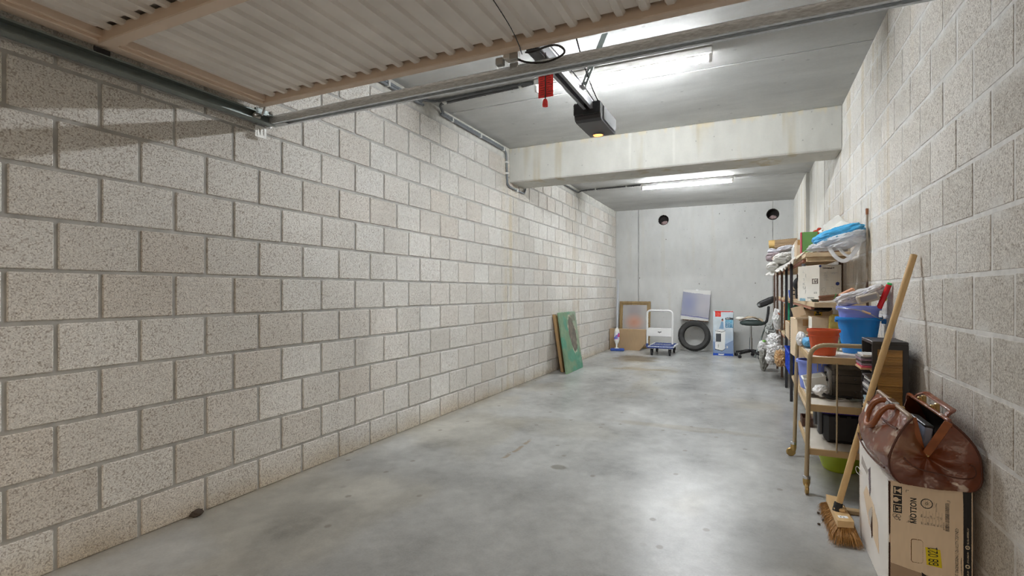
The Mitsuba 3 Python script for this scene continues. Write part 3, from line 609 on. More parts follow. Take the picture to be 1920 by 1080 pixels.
pm = bx(-0.245, 0.245, -0.009, 0.009, 0, 0.575, 0.002); pm = rotm(pm, [0, 1, 0], 3.5); pm = rotm(pm, [1, 0, 0], -13); pm = mv(pm, -0.968, 9.985, 0.566)
part(ps, 'panel', pm, 'mat_poster', smooth=False)
cl_ = rotm(rotm(bx(-0.02, 0.02, -0.011, 0.011, 0.563, 0.585), [0, 1, 0], 3.5), [1, 0, 0], -13)
part(ps, 'hanger', mv(cl_, -0.968, 9.985, 0.566), 'mat_enamel', smooth=False)
part(ps, 'bottom_edge', mv(rotm(rotm(bx(-0.20, 0.245, -0.012, 0.012, -0.008, 0.002), [0, 1, 0], 3.5), [1, 0, 0], -13), -0.968, 9.985, 0.566), 'mat_kraft_dark', smooth=False)

# tall air cooler carton
cc = thing('cooler_carton', 'tall printed carton of a white air cooler with red corner square', 'carton')
M('print_sky', lambda p, n, uv: mix([0.62, 0.70, 0.76], [0.40, 0.52, 0.70], smoothstep(0.55, 0.1, p.z)) * (0.85 + 0.3 * fbm(p.x * 14, p.z * 14, 2.0)), 0.4)
M('print_white', '#eceeee', 0.4); M('print_red', '#d6332b', 0.4); M('print_dark', '#3c434a', 0.5); M('print_blue', '#1d4fb5', 0.4); M('print_teal', lambda p, n, uv: mix([0.05, 0.22, 0.40], [0.12, 0.42, 0.62], smoothstep(0.52, 0.62, p.z + 0.4 * (p.x + 0.36))), 0.4); M('print_skin', '#a9756a', 0.5); M('print_floor', '#8298bd', 0.4)
cc0 = (-0.612, 9.45)
ccm = bx(-0.612, -0.292, 9.45, 9.72, 0.0, 0.758, 0.003)
part(cc, 'body', ccm, 'mat_print_sky', smooth=False)
F = Face((-0.612, 9.4497, 0.0), (1, 0, 0), (0, 0, 1))
part(cc, 'bottom_band', F.rect(0, 0, 0.32, 0.040), 'mat_print_blue', smooth=False)
part(cc, 'band_print', F.rect(0.085, 0.010, 0.175, 0.030, 0.0008), 'mat_print_white', smooth=False)
part(cc, 'highlight_print', F.rect(0.215, 0.13, 0.235, 0.17, 0.0006), 'mat_print_white', smooth=False)
part(cc, 'floor_print', F.poly([(0.0, 0.040), (0.32, 0.040), (0.32, 0.27), (0.20, 0.20), (0.0, 0.24)], 0.0003), 'mat_print_floor', smooth=False)
part(cc, 'top_edge', cat(F.rect(0.03, 0.747, 0.32, 0.757), bx(-0.60, -0.30, 9.451, 9.60, 0.7575, 0.7585)), 'mat_print_red', smooth=False)
part(cc, 'logo_square', F.rect(0.035, 0.665, 0.125, 0.750, 0.0008), 'mat_print_red', smooth=False)
part(cc, 'logo_ring', cat(F.ring(0.08, 0.708, 0.021, 0.026, 0.0012), F.rect(0.070, 0.697, 0.074, 0.719, 0.0012), F.rect(0.086, 0.697, 0.090, 0.719, 0.0012)), M('print_pale_red', '#eb8f86', 0.5), smooth=False)
part(cc, 'cooler_print', cat(F.poly([(0.035, 0.110), (0.145, 0.085), (0.145, 0.405), (0.035, 0.415)], 0.0009), F.poly([(0.145, 0.085), (0.190, 0.120), (0.195, 0.425), (0.145, 0.405)], 0.0009), F.poly([(0.035, 0.425), (0.145, 0.405), (0.20, 0.425), (0.10, 0.450)], 0.0009)), 'mat_print_white', smooth=False)
part(cc, 'grille_print', cat(F.rect(0.045, 0.235, 0.128, 0.375, 0.0013), F.poly([(0.035, 0.418), (0.145, 0.400), (0.20, 0.425), (0.20, 0.432), (0.145, 0.408), (0.035, 0.425)], 0.0013), F.poly([(0.033, 0.100), (0.145, 0.075), (0.195, 0.115), (0.195, 0.125), (0.145, 0.087), (0.033, 0.112)], 0.0013), F.rect(0.082, 0.14, 0.088, 0.19, 0.0013)), 'mat_print_dark', smooth=False)
part(cc, 'grille_slats', cat([F.rect(0.048, 0.246 + 0.0135 * q, 0.125, 0.250 + 0.0135 * q, 0.0016) for q in range(9)]), 'mat_grey_plastic', smooth=False)
part(cc, 'text_panel', F.rect(0.195, 0.615, 0.32, 0.652, 0.0008), 'mat_print_dark', smooth=False)
part(cc, 'feature_panel', F.rect(0.195, 0.480, 0.32, 0.615, 0.0008), 'mat_print_teal', smooth=False)
part(cc, 'feature_lines', cat([F.rect(0.205, 0.500 + 0.024 * q, 0.265 + 0.012 * (q % 3), 0.5045 + 0.024 * q, 0.0012) for q in range(5)] + [F.rect(0.302, 0.497 + 0.024 * q, 0.314, 0.509 + 0.024 * q, 0.0012) for q in range(5)] + [F.rect(0.207, 0.628, 0.265, 0.638, 0.0012)]), 'mat_print_white', smooth=False)
part(cc, 'figure_print', cat(F.poly([(0.095, 0.46), (0.17, 0.46), (0.165, 0.56), (0.15, 0.585), (0.13, 0.58), (0.12, 0.53)], 0.0006)), M('print_shirt', '#7fa3c4', 0.5), smooth=False)
part(cc, 'figure_print', cat(F.ring(0.150, 0.605, 0, 0.017, 0.0008)), 'mat_print_skin', smooth=False)
part(cc, 'hair_print', F.poly([(0.130, 0.608), (0.138, 0.630), (0.158, 0.632), (0.168, 0.618), (0.160, 0.614), (0.145, 0.614)], 0.0011), M('print_hair', '#40302c', 0.6), smooth=False)

# saddle stool with backrest
M('saddle', '#3b4746', 0.45); M('chrome', '#c8cacc', 0.2, metal=1.0); M('dark_cloth', '#2c2d2f', 0.8)
st = thing('work_stool', 'dark saddle stool with tilted backrest on a five-star base by the shelves', 'stool')
SX, SY = -0.02, 9.40
part(st, 'seat', blob((SX + 0.02, SY, 0.575), (0.195, 0.17, 0.048), 3, 0.12, 1.2, 4, 0.8, ridge=False), 'mat_saddle', smooth=True)
part(st, 'gas_column', cat(tube([(SX, SY, 0.08), (SX, SY, 0.33)], 0.026, 16), tube([(SX, SY, 0.33), (SX, SY, 0.55)], 0.015, 16)), 'mat_chrome')
for q in range(5):
    a = math.radians(q * 72 + 12); ex, ey = SX + 0.25 * math.cos(a), SY + 0.25 * math.sin(a)
    part(st, 'base_leg', tube([(SX, SY, 0.115), (SX + 0.12 * math.cos(a), SY + 0.12 * math.sin(a), 0.098), (ex, ey, 0.072)], [0.030, 0.022, 0.016], 10), 'mat_black_plastic')
    w = lathe([(0, -0.020), (0.024, -0.020), (0.027, 0), (0.024, 0.020), (0, 0.020)], 16); w = rotm(w, [0, 1, 0], 90); w = rotm(w, [0, 0, 1], math.degrees(a) + 60)
    part(st, 'caster', mv(w, ex, ey, 0.0275), 'mat_caster')
part(st, 'back_post', tube(arc([(0.17, SY + 0.02, 0.56), (0.215, SY + 0.04, 0.60), (0.235, SY + 0.05, 0.72), (0.245, SY + 0.06, 0.85)], 0.05), 0.020, 10), 'mat_dark_cloth')
part(st, 'backrest', rotm(blob((0.215, SY + 0.05, 0.925), (0.155, 0.05, 0.055), 8, 0.10, 1.5, 4, 0.6, ridge=False), [0, 1, 0], -26, (0.215, SY, 0.925)), 'mat_black_plastic', smooth=True)
part(st, 'backrest_knob', mv(lathe([(0, -0.02), (0.022, -0.02), (0.022, 0.02), (0, 0.02)], 16), 0.10, SY - 0.01, 0.875), 'mat_opener_side')
solo('folded_sheet', sheet(lambda u, v: (SX + 0.00 + (u - 0.5) * 0.36, SY - 0.1 + v * 0.22, 0.640 + 0.03 * np.cos((u - 0.5) * 5) + 0.012 * np.sin(u * 11 + v * 4)), 20, 10, 0.012), M('old_paper', '#a99a84', 0.8), 'crumpled tan sheet lying on the saddle stool seat', 'sheet', smooth=True)
solo('plastic_bag', blob((SX - 0.16, SY - 0.02, 0.645), (0.075, 0.07, 0.03), 21, 0.3, 2.5, 3), 'mat_cloth_white', 'small white plastic bag on the left edge of the saddle stool', 'plastic bag', smooth=True)
solo('steel_strut', tube([(0.04, 9.30, 0.02), (0.225, 9.52, 0.60)], 0.012, 8), 'mat_dark_steel', 'slanting dark steel bar leaning behind the stool', 'bar')
# ---------------------------------------------------------------- storage racks along the right wall
M('rack_post', '#333438', 0.45, metal=0.3); M('rust_post', lambda p, n, uv: mix([0.055, 0.035, 0.026], [0.13, 0.08, 0.055], fbm(p.x * 30, p.y * 30, p.z * 9)), 0.7)
M('shelf_wood', woody([0.40, 0.28, 0.16], [0.66, 0.52, 0.34], 'y', 0.8), 0.6)
M('shelf_orange', '#a3705a', 0.6)
rk = thing('storage_rack', 'long dark post rack with wooden shelves beside the tea trolley', 'rack')
for y, x in ((5.78, 0.352), (6.58, 0.350)):
    part(rk, 'post', bx(x - 0.012, x + 0.014, y, y + 0.030, 0.0, 1.388, 0.002), 'mat_rack_post', smooth=False)
part(rk, 'post', tube([(0.684, 4.04, 0.0), (0.684, 4.04, 1.12), (0.684, 4.04, 1.13), (0.684, 4.04, 1.60)], [0.009, 0.009, 0.007, 0.007], 8), M('pale_rod', lambda p, n, uv: mix([0.09, 0.05, 0.035], mix([0.42, 0.38, 0.32], [0.24, 0.17, 0.11], noise(p.z * 30, 1.0)), smoothstep(1.14, 1.18, p.z)), 0.7), label='thin rusty rod standing against the wall')
part(rk, 'post_cap', tube([(0.684, 4.04, 1.60), (0.684, 4.04, 1.64)], 0.0085, 8), M('rust', '#8a5a3c', 0.8))
for y in (5.02, 6.58): part(rk, 'post', bx(0.655, 0.685, y, y + 0.03, 0.0, 1.388, 0.002), 'mat_rust_post', smooth=False)
for z, y0, y1, th, x0 in ((1.385, 4.42, 6.66, 0.032, 0.362), (1.020, 3.88, 6.66, 0.032, 0.368), (0.600, 4.15, 6.66, 0.028, 0.366), (0.262, 4.02, 6.66, 0.026, 0.352)):
    part(rk, 'shelf', bx(x0, 0.652, y0, y1, z - th, z, 0.002), 'mat_shelf_wood', smooth=False)
    part(rk, 'shelf_rail', bx(x0 + 0.006, x0 + 0.030, y0 + 0.3, y1, z - th - 0.022, z - th, 0.002), 'mat_shelf_orange' if z > 0.5 else 'mat_rust_post', smooth=False)
part(rk, 'shelf_rail', cat(bx(0.37, 0.65, 4.44, 4.47, 1.318, 1.353, 0.002)), 'mat_shelf_wood', smooth=False)
rk2 = thing('storage_rack', 'far brown post rack draped with white fabric near the back wall', 'rack')
for y, x in ((7.36, 0.342), (8.16, 0.322), (8.9, 0.31)):
    part(rk2, 'post', bx(x - 0.012, x + 0.014, y, y + 0.03, 0.0, 1.388, 0.002), 'mat_rust_post', smooth=False)
for y in (7.36, 8.16, 8.9): part(rk2, 'post', bx(0.615, 0.640, y, y + 0.03, 0.0, 1.388, 0.002), 'mat_rust_post', smooth=False)
for z in (1.385, 1.02, 0.60, 0.262):
    part(rk2, 'shelf', bx(0.335, 0.614, 6.72, 9.0, z - 0.028, z, 0.002), 'mat_shelf_wood', smooth=False)
    part(rk2, 'shelf_rail', bx(0.337, 0.36, 6.75, 9.0, z - 0.05, z - 0.028, 0.002), 'mat_shelf_orange', smooth=False)

def carton(name_label, x0, x1, y0, y1, z0, h, mat='mat_kraft_light', rot=0, open_=False, tape=True, label_cat='carton', group=None, flaps=0.06):
    t = thing('carton', name_label, label_cat, group)
    cx, cy = (x0 + x1) / 2, (y0 + y1) / 2
    R = lambda m: mv(rotm(m, [0, 0, 1], rot, (cx, cy, 0)), 0, 0, z0)
    if open_:
        w = 0.004
        part(t, 'wall', R(bx(x0, x1, y0, y0 + w, 0, h)), mat, smooth=False); part(t, 'wall', R(bx(x0, x1, y1 - w, y1, 0, h)), mat, smooth=False)
        part(t, 'wall', R(bx(x0, x0 + w, y0 + w, y1 - w, 0, h)), mat, smooth=False); part(t, 'wall', R(bx(x1 - w, x1, y0 + w, y1 - w, 0, h)), mat, smooth=False)
        part(t, 'base', R(bx(x0 + w, x1 - w, y0 + w, y1 - w, 0.0, 0.005)), mat, smooth=False)
    else:
        part(t, 'body', R(bx(x0, x1, y0, y1, 0, h, 0.003)), mat, smooth=False)
        if tape: part(t, 'tape', R(cat(bx((x0 + x1) / 2 - 0.018, (x0 + x1) / 2 + 0.018, y0 - 0.0006, y1 + 0.0006, h - 0.05, h + 0.0006))), 'mat_tape', smooth=False)
    return t, R
M('tape', '#b98f5e', 0.3)

# ---- shelf at 1.02: white furniture carton with a boxed M and a blue dot
M('carton_white', lambda p, n, uv: mix([0.60, 0.56, 0.49], [0.72, 0.70, 0.65], smoothstep(1.25, 1.08, p.z + 0.05 * fbm(p.x * 9, p.y * 9))) * (0.9 + 0.2 * fbm(p.x * 8, p.y * 8, p.z * 8)), 0.6)
M('print_faint', '#a7a6a0', 0.6); M('print_navy', '#22306f', 0.5); M('print_brown', '#473a35', 0.6); M('print_sea', '#7ea3b5', 0.5); M('print_black', '#23201e', 0.6)
mc = thing('furniture_carton', 'white carton with a boxed letter M and a dark blue dot on the middle shelf', 'carton')
ML = mv(rotm(bx(0, 0.152, 0, 0.30, 0, 0.262, 0.002), [0, 0, 1], 22), 0.429, 4.20, 1.021)
part(mc, 'body', ML, 'mat_carton_white', smooth=False)
ca, sa = math.cos(math.radians(22)), math.sin(math.radians(22))
FF = Face((0.429 + sa * 0.0004, 4.20 - ca * 0.0004, 1.021), (ca, sa, 0), (0, 0, 1))
FL = Face((0.429 - sa * 0.30 - ca * 0.0004, 4.20 + ca * 0.30 - sa * 0.0004, 1.021), (sa, -ca, 0), (0, 0, 1))
rs = np.random.RandomState(8); tm_, xq = [], 0.024
for q in range(9):
    w = rs.uniform(0.005, 0.0075); hh = 0.0125 if q in (0, 2, 8) else 0.009
    tm_ += [FF.rect(xq, 0.233, xq + 0.0022, 0.233 + hh), FF.rect(xq + w - 0.002, 0.233, xq + w, 0.2415), FF.rect(xq, 0.2395 if q % 2 else 0.233, xq + w, 0.2415 if q % 2 else 0.2352)]; xq += w + 0.0012
tm_ += [FF.rect(xq + 0.003, 0.233, xq + 0.006, 0.2455), FF.rect(xq + 0.008, 0.233, xq + 0.011, 0.2455)]
part(mc, 'title', cat(tm_), 'mat_print_brown', smooth=False)
part(mc, 'text_lines', cat([FF.rect(0.030, 0.150 + 0.008 * q, 0.062 - 0.004 * (q % 3), 0.1525 + 0.008 * q) for q in range(8)] + [FF.rect(0.075, 0.205, 0.13, 0.207), FF.rect(0.08, 0.198, 0.11, 0.200)]), 'mat_print_faint', smooth=False)
for q in ((0.030, 0.085, 0.013, 0.0145), (0.045, 0.055, 0.013, 0.0145), (0.090, 0.098, 0.009, 0.0105), (0.128, 0.082, 0.014, 0.0155)): part(mc, 'ring_print', FF.ring(*q), 'mat_print_faint', smooth=False)
part(mc, 'dot', FF.ring(0.125, 0.128, 0, 0.0125, 0.0008), 'mat_print_navy', smooth=False)
part(mc, 'corner_dot', FF.ring(0.006, 0.252, 0, 0.008, 0.0008), 'mat_print_navy', smooth=False)
part(mc, 'side_letters', cat([FL.text(ch, 0.072 + (0.03 if ch == 'I' else 0.0), 0.210 - 0.030 * q, 0.020, 0.0005, sx=2.0) for q, ch in enumerate('LITKMI')]), 'mat_print_faint', smooth=False)
part(mc, 'emblem', cat(FL.rect(0.205, 0.128, 0.285, 0.133), FL.rect(0.205, 0.160, 0.285, 0.165), FL.rect(0.205, 0.128, 0.217, 0.165), FL.rect(0.273, 0.128, 0.285, 0.165), FL.text('M', 0.228, 0.136, 0.020, 0.0006, bold=True, sx=1.6)), 'mat_print_brown', smooth=False)
part(mc, 'side_marks', cat(FL.rect(0.23, 0.056, 0.248, 0.070), FL.rect(0.254, 0.056, 0.272, 0.070), FL.rect(0.14, 0.020, 0.235, 0.032)), 'mat_print_faint', smooth=False)
part(mc, 'blue_corner', cat(FL.rect(0.03, 0.002, 0.11, 0.022)), 'mat_print_sea', smooth=False)
tb = thing('poster_tube', 'grey capped white tube standing beside the boxed M carton', 'tube')
part(tb, 'tube', tube([(0.352, 4.45, 1.022), (0.353, 4.46, 1.285)], 0.012, 12), 'mat_carton_white')
part(tb, 'cap', tube([(0.353, 4.46, 1.285), (0.353, 4.461, 1.305)], 0.0135, 12), 'mat_grey_plastic')
part(tb, 'base_cap', tube([(0.352, 4.45, 1.0215), (0.352, 4.45, 1.042)], 0.0128, 12), 'mat_print_sea')
for k, (x0, x1, y) in enumerate(((0.372, 0.412, 5.05), (0.384, 0.424, 4.78))):
    carton(['narrow brown carton standing between the rack posts and a taller one', 'narrow brown carton standing just behind the boxed M carton'][k], x0, x1, y, y + 0.25, 1.021, 0.172 if k == 0 else 0.168)
solo('red_carton', bx(0.402, 0.452, 5.45, 5.65, 1.021, 1.262, 0.003), M('red_card', '#c92f33', 0.5), 'bright red carton behind the narrow brown cartons on the middle shelf', 'carton', smooth=False)
part('red_carton', 'sticker', bx(0.408, 0.430, 5.4485, 5.45, 1.21, 1.24), 'mat_print_white', smooth=False)
solo('paper_roll', tube([(0.405, 5.30, 1.285), (0.435, 5.5, 1.262), (0.45, 5.75, 1.27)], [0.012, 0.05, 0.04], 12), M('grey_paper', '#b9b3aa', 0.8), 'crumpled pale paper cone under the top shelf', 'paper')
solo('dark_ball', blob((0.45, 5.95, 1.17), (0.075, 0.10, 0.075), 5, 0.12, 2, 3), 'mat_dark_cloth', 'dark round bundle in the shade under the top shelf', 'bundle', smooth=True)
part('dark_ball', 'foot', bx(0.40, 0.50, 5.86, 6.04, 1.021, 1.12, 0.01), 'mat_dark_cloth')
wpot = thing('white_tub', 'white tub with blue label between the rack posts', 'tub')
part(wpot, 'body', lathe([(0, 0), (0.040, 0), (0.048, 0.098), (0.052, 0.098), (0.052, 0.106), (0.044, 0.106), (0.038, 0.006), (0, 0.006)], 22, (0.402, 6.30, 1.021)), 'mat_cloth_white')
part(wpot, 'label', lathe([(0.0405, 0.006), (0.0485, 0.088), (0.0492, 0.088), (0.0412, 0.006)], 22, (0.402, 6.30, 1.021)), M('tub_blue', '#4a63c8', 0.4), label='blue wrap label')
solo('tan_box', bx(0.37, 0.47, 6.05, 6.20, 1.021, 1.15, 0.004), 'mat_kraft_light', 'small tan box with dark stripes behind the white tub', 'box', smooth=False)
part('tan_box', 'stripe', cat(bx(0.3693, 0.4707, 6.0493, 6.2, 1.06, 1.072), bx(0.3693, 0.4707, 6.0493, 6.2, 1.10, 1.112)), 'mat_print_black', smooth=False)

# bundle of brown battens tied with green string
bn = thing('batten_bundle', 'bundle of dark brown wooden sticks tied with green string on the middle shelf end', 'bundle')
M('brown_wood', woody([0.10, 0.045, 0.025], [0.24, 0.115, 0.065], 'x', 1.0), 0.5)
rs = np.random.RandomState(3)
for k in range(7):
    o = np.array([0, 0.016 * (k % 3) - 0.012, 0.011 * (k // 3)])
    a = np.array([0.400 + 0.012 * rs.rand(), 4.00, 1.034]) + o; b = np.array([0.632, 4.13, 1.060]) + o
    part(bn, 'stick', tube([a, a + (b - a) * 0.04, b], [0.003, 0.0085, 0.0085], 6), 'mat_brown_wood', smooth=False)
for s in (0.42, 0.55):
    c = np.array([0.400, 4.00, 1.034]) * (1 - s) + np.array([0.632, 4.13, 1.060]) * s + np.array([0.004, 0.003, 0.011])
    th_ = np.linspace(0, 2 * np.pi, 19)
    part(bn, 'string', tube(np.c_[c[0] + 0 * th_ + 0.010 * np.sin(th_), c[1] + 0.030 * np.cos(th_), c[2] + 0.023 * np.sin(th_)], 0.0016, 6), M('green_string', '#3fae62', 0.6))
solo('white_lath', bx(0.40, 0.60, 3.90, 3.93, 1.0205, 1.031, 0.002), 'mat_carton_white', 'white painted lath lying in front of the brown stick bundle', 'lath', smooth=False)
solo('grey_dish', lathe([(0, 0), (0.03, 0), (0.042, 0.018), (0.038, 0.018), (0.028, 0.004), (0, 0.004)], 20, (0.412, 4.15, 1.0205)), 'mat_saddle', 'small dark green dish beside the boxed M carton', 'dish')

# ---- top shelf
M('bag_blue', lambda p, n, uv: mix([0.02, 0.30, 0.62], [0.10, 0.46, 0.78], fbm(p.x * 26, p.y * 26, p.z * 26)) * (0.85 + 0.3 * noise(p.x * 60, p.y * 60, p.z * 60)), 0.35)
scene['mat_film'] = {'type': 'principledthin', 'base_color': {'type': 'rgb', 'value': [0.92, 0.93, 0.95]}, 'roughness': 0.3, 'spec_trans': 0.25, 'diff_trans': 0.5, 'eta': 1.4}
scene['mat_bag_white'] = {'type': 'twosided', 'bsdf': {'type': 'principled', 'base_color': mikit.proc(lambda p, n, uv: mi.Color3f(0.78, 0.785, 0.79) * (0.82 + 0.3 * fbm(p.x * 20, p.y * 20, p.z * 20))), 'roughness': 0.4, 'specular': 0.5}}
pk = thing('blue_package', 'bright blue wrapped packet on top of the clear bag on the top shelf', 'packet')
scene[pk] = mikit.ply(rotm(blob((0.528, 4.13, 1.482), (0.150, 0.10, 0.052), 12, 0.26, 3.5, 4, 0.7), [0, 1, 0], -19, (0.53, 4.13, 1.488)), 'mat_bag_blue', True)
cbg = thing('clear_plastic_bag', 'clear plastic carrier bag with blue packet slumped on the top shelf end', 'plastic bag')
def bagshape(c, r, seed, amp, e, tiltdeg):
    m = blob(c, r, seed, amp, 3.0, 5, e); v = np.array(m.vertices)
    v[:, 2] += 0.05 * (v[:, 0] - c[0]) / r[0]
    v[:, 2] = np.maximum(v[:, 2], 1.387 + 0.004 * meshkit.noise(v * 40, seed)); return trimesh.Trimesh(v, m.faces, process=False)
part(cbg, 'film', bagshape((0.525, 4.17, 1.425), (0.172, 0.19, 0.058), 14, 0.34, 0.75, 0), 'mat_film', smooth=True)
part(cbg, 'handle', tube(spline([(0.470, 4.02, 1.395), (0.485, 3.985, 1.345), (0.545, 3.98, 1.295), (0.600, 3.985, 1.345), (0.635, 4.02, 1.40)], 30), 0.007, 8, flat=(1.9, 0.35)), 'mat_film', smooth=True)
part(cbg, 'handle', tube(spline([(0.515, 4.03, 1.395), (0.54, 3.99, 1.352), (0.575, 3.985, 1.325), (0.615, 4.0, 1.36), (0.64, 4.03, 1.44), (0.60, 4.05, 1.50)], 30), 0.006, 8, flat=(1.9, 0.35)), 'mat_film', smooth=True)
part(cbg, 'fold', blob((0.430, 4.12, 1.405), (0.070, 0.09, 0.022), 33, 0.4, 4, 4, zmin=1.387), 'mat_film', smooth=True)
wsl = thing('white_moulding', 'white panel piece leaning on the wall behind the blue packet', 'panel')
part(wsl, 'slab', face(prism(Polygon([(0, 0), (0.155, 0.0), (0.155, 0.030), (0, 0.030)]).buffer(0.004), 0.30), (0.520, 4.98, 1.575), (0.80, 0.0, 0.60), (-0.2, 1, 0.25)), 'mat_cloth_white', smooth=False)
part(wsl, 'slab', mv(rotm(bx(-0.07, 0.085, -0.012, 0.012, -0.05, 0.05, 0.008), [0, 1, 0], -38), 0.592, 4.86, 1.625), 'mat_cloth_white', smooth=False)
part(wsl, 'foot', bx(0.52, 0.65, 4.9, 5.1, 1.386, 1.60, 0.004), 'mat_kraft_dark', smooth=False)
gb = thing('green_binder', 'green ring binder with red spine standing on the top shelf', 'binder')
part(gb, 'cover', bx(0.384, 0.500, 5.00, 5.015, 1.386, 1.600, 0.002), M('binder_green', '#5d8a4a', 0.5), smooth=False)
part(gb, 'spine', bx(0.374, 0.384, 4.995, 5.07, 1.386, 1.600, 0.002), M('binder_red', '#b8505a', 0.5), smooth=False)
part(gb, 'back_cover', bx(0.384, 0.500, 5.055, 5.07, 1.386, 1.600, 0.002), 'mat_binder_green', smooth=False)
solo('red_block', bx(0.485, 0.555, 5.20, 5.32, 1.386, 1.635, 0.01), M('brick_red', '#b8412c', 0.6), 'orange red block behind the green binder on the top shelf', 'block', smooth=False)
part('red_block', 'knob', bx(0.518, 0.548, 5.21, 5.30, 1.635, 1.655, 0.006), 'mat_brick_red', smooth=False)
carton('pale tan carton standing on the top shelf left of the green binder', 0.372, 0.430, 5.45, 5.70, 1.386, 0.19, 'mat_kraft_light')
solo('plastic_bag', blob((0.42, 6.1, 1.50), (0.05, 0.16, 0.11), 40, 0.35, 2.5, 4, zmin=1.386), 'mat_bag_white', 'small white plastic bag peeking above the pale tan carton on the top shelf', 'plastic bag', smooth=True)
# fabric draped over the front edge of the top shelves
def drape(u, v):
    y = 4.75 + 3.35 * u
    fold = meshkit.fbm(np.stack([y * 2.2, v * 3.0, 0 * y + 3], -1), 3, 4) - 0.5; f2 = 1 - 2 * np.abs(meshkit.fbm(np.stack([y * 4, v * 2 + y * 1.5, 0 * y], -1), 2, 9) - 0.5)
    x = 0.52 - 0.17 * v - (0.02 + 0.17 * u ** 2) * np.clip(v - 0.5, 0, 1) * 2
    z = 1.392 + 0.06 * np.sin(np.clip(v / 0.75, 0, 1) * np.pi) * (0.35 + u) + 0.05 * (f2 - 0.6) * v + 0.03 * fold - (0.05 + 0.05 * u) * np.clip((v - 0.72) / 0.28, 0, 1) ** 1.5
    x = x - 0.03 * (f2 - 0.5) * np.clip(v - 0.4, 0, 1)
    return x, y + 0.03 * fold, np.where(v < 0.7, np.maximum(z, 1.392), z + 0.012)
M('canvas_white', lambda p, n, uv: mix([0.66, 0.65, 0.62], [0.60, 0.50, 0.33], smoothstep(6.0, 4.9, p.y) * smoothstep(0.45, 0.6, fbm(p.x * 14, p.y * 6, p.z * 14))), 0.85)
solo('fabric_drape', sheet(drape, 90, 30, 0.006), 'mat_canvas_white', 'white and cream fabric draped over the front edge of the top shelves', 'fabric', smooth=True)
solo('fabric_bundle', blob((0.265, 7.55, 1.425), (0.10, 0.55, 0.055), 51, 0.35, 2.2, 5), 'mat_canvas_white', 'white fabric bundle hanging lowest over the far end of the top shelf', 'fabric', smooth=True)
solo('fabric_bundle', blob((0.36, 7.3, 1.50), (0.13, 0.75, 0.075), 52, 0.35, 2.2, 5, zmin=1.40), 'mat_canvas_white', 'rumpled white fabric heap on top of the far rack', 'fabric', smooth=True)
M('paper_blue', lambda p, n, uv: mix([0.60, 0.62, 0.70], [0.72, 0.72, 0.74], fbm(p.x * 20, p.y * 20, p.z * 20)), 0.6)
for k, (c, r, s, lab, mt) in enumerate((((0.285, 8.25, 1.665), (0.085, 0.22, 0.035), 14, 'bluish white paper packet at the front of the pile below the cardboard roll', 'mat_paper_blue'), ((0.42, 8.2, 1.70), (0.10, 0.22, 0.04), -12, 'bluish white paper packet at the wall side of the pile below the cardboard roll', 'mat_paper_blue'), ((0.27, 8.1, 1.58), (0.095, 0.25, 0.055), 0, 'mauve grey cloth bundle sticking out over the far top shelf', 'mat_mauve'), ((0.33, 7.9, 1.565), (0.085, 0.18, 0.032), -14, 'pale pink wrapped packet on the far top shelf pile', 'mat_pinkish'))):
    if k == 2: M('mauve', '#8d8084', 0.7); M('pinkish', '#c3aa9d', 0.6)
    solo('paper_packet' if k < 2 else 'cloth_bundle', rotm(blob(c, r, 60 + k, 0.22, 2.2, 4, 0.6), [0, 1, 0], s, c), mt, lab, 'packet' if k < 2 else 'bundle', smooth=True)
solo('storage_box', bx(0.36, 0.60, 8.0, 8.6, 1.386, 1.56, 0.01), M('dark_box', '#6e6a66', 0.7), 'grey box carrying the paper pile on the far rack', 'box', smooth=False)
rl = thing('cardboard_roll', 'brown paper roll with pale core lying across the far top shelf', 'roll')
M('roll_brown', woody([0.22, 0.14, 0.075], [0.38, 0.26, 0.15], 'x', 0.6), 0.6)
part(rl, 'sheet', tube([(0.315, 8.70, 1.815), (0.60, 8.66, 1.83)], 0.062, 20), 'mat_roll_brown')
part(rl, 'end_wrap', tube([(0.232, 8.71, 1.81), (0.315, 8.70, 1.815)], 0.064, 20), M('roll_tan', '#c9a869', 0.6))
part(rl, 'core', tube([(0.229, 8.711, 1.81), (0.235, 8.71, 1.81)], 0.03, 16), 'mat_grey_plastic')
solo('cardboard_roll', tube([(0.30, 8.50, 1.755), (0.60, 8.48, 1.775)], 0.038, 16), 'mat_roll_brown', 'thinner brown roll lying under the paper roll with pale core', 'roll')

# ---- shelf at 0.60
t, R_ = carton('open flapped brown carton on the lower middle shelf behind the trolley handle', 0.285, 0.395, 4.28, 4.62, 0.601, 0.292, rot=4)
part(t, 'flap', mv(rotm(bx(0, 0.085, -0.002, 0.002, 0, 0.075), [0, 1, 0], -18), 0.292, 4.50, 0.892), 'mat_kraft_light', smooth=False)
part(t, 'flap', rotm(bx(0.285, 0.395, 4.20, 4.28, 0.890, 0.894), [1, 0, 0], -12, (0, 4.28, 0.893)), 'mat_kraft_light', smooth=False)
t, R_ = carton('wide open brown carton with a white inner edge behind the orange pot', 0.366, 0.506, 4.00, 4.24, 0.601, 0.318, open_=True)
part(t, 'side_print', bx(0.3652, 0.366, 4.00, 4.24, 0.62, 0.918), 'mat_carton_white', smooth=False)
t, R_ = carton('brown carton with a yellow and black label behind the wide open carton', 0.365, 0.595, 4.90, 5.2, 0.601, 0.340, 'mat_kraft')
part(t, 'label', bx(0.465, 0.520, 4.8985, 4.90, 0.895, 0.940), M('label_yellow', '#c9a92e', 0.5), smooth=False)
part(t, 'label_print', cat(bx(0.472, 0.512, 4.8978, 4.8985, 0.898, 0.910), bx(0.480, 0.500, 4.8978, 4.8985, 0.912, 0.934)), 'mat_print_black', smooth=False)
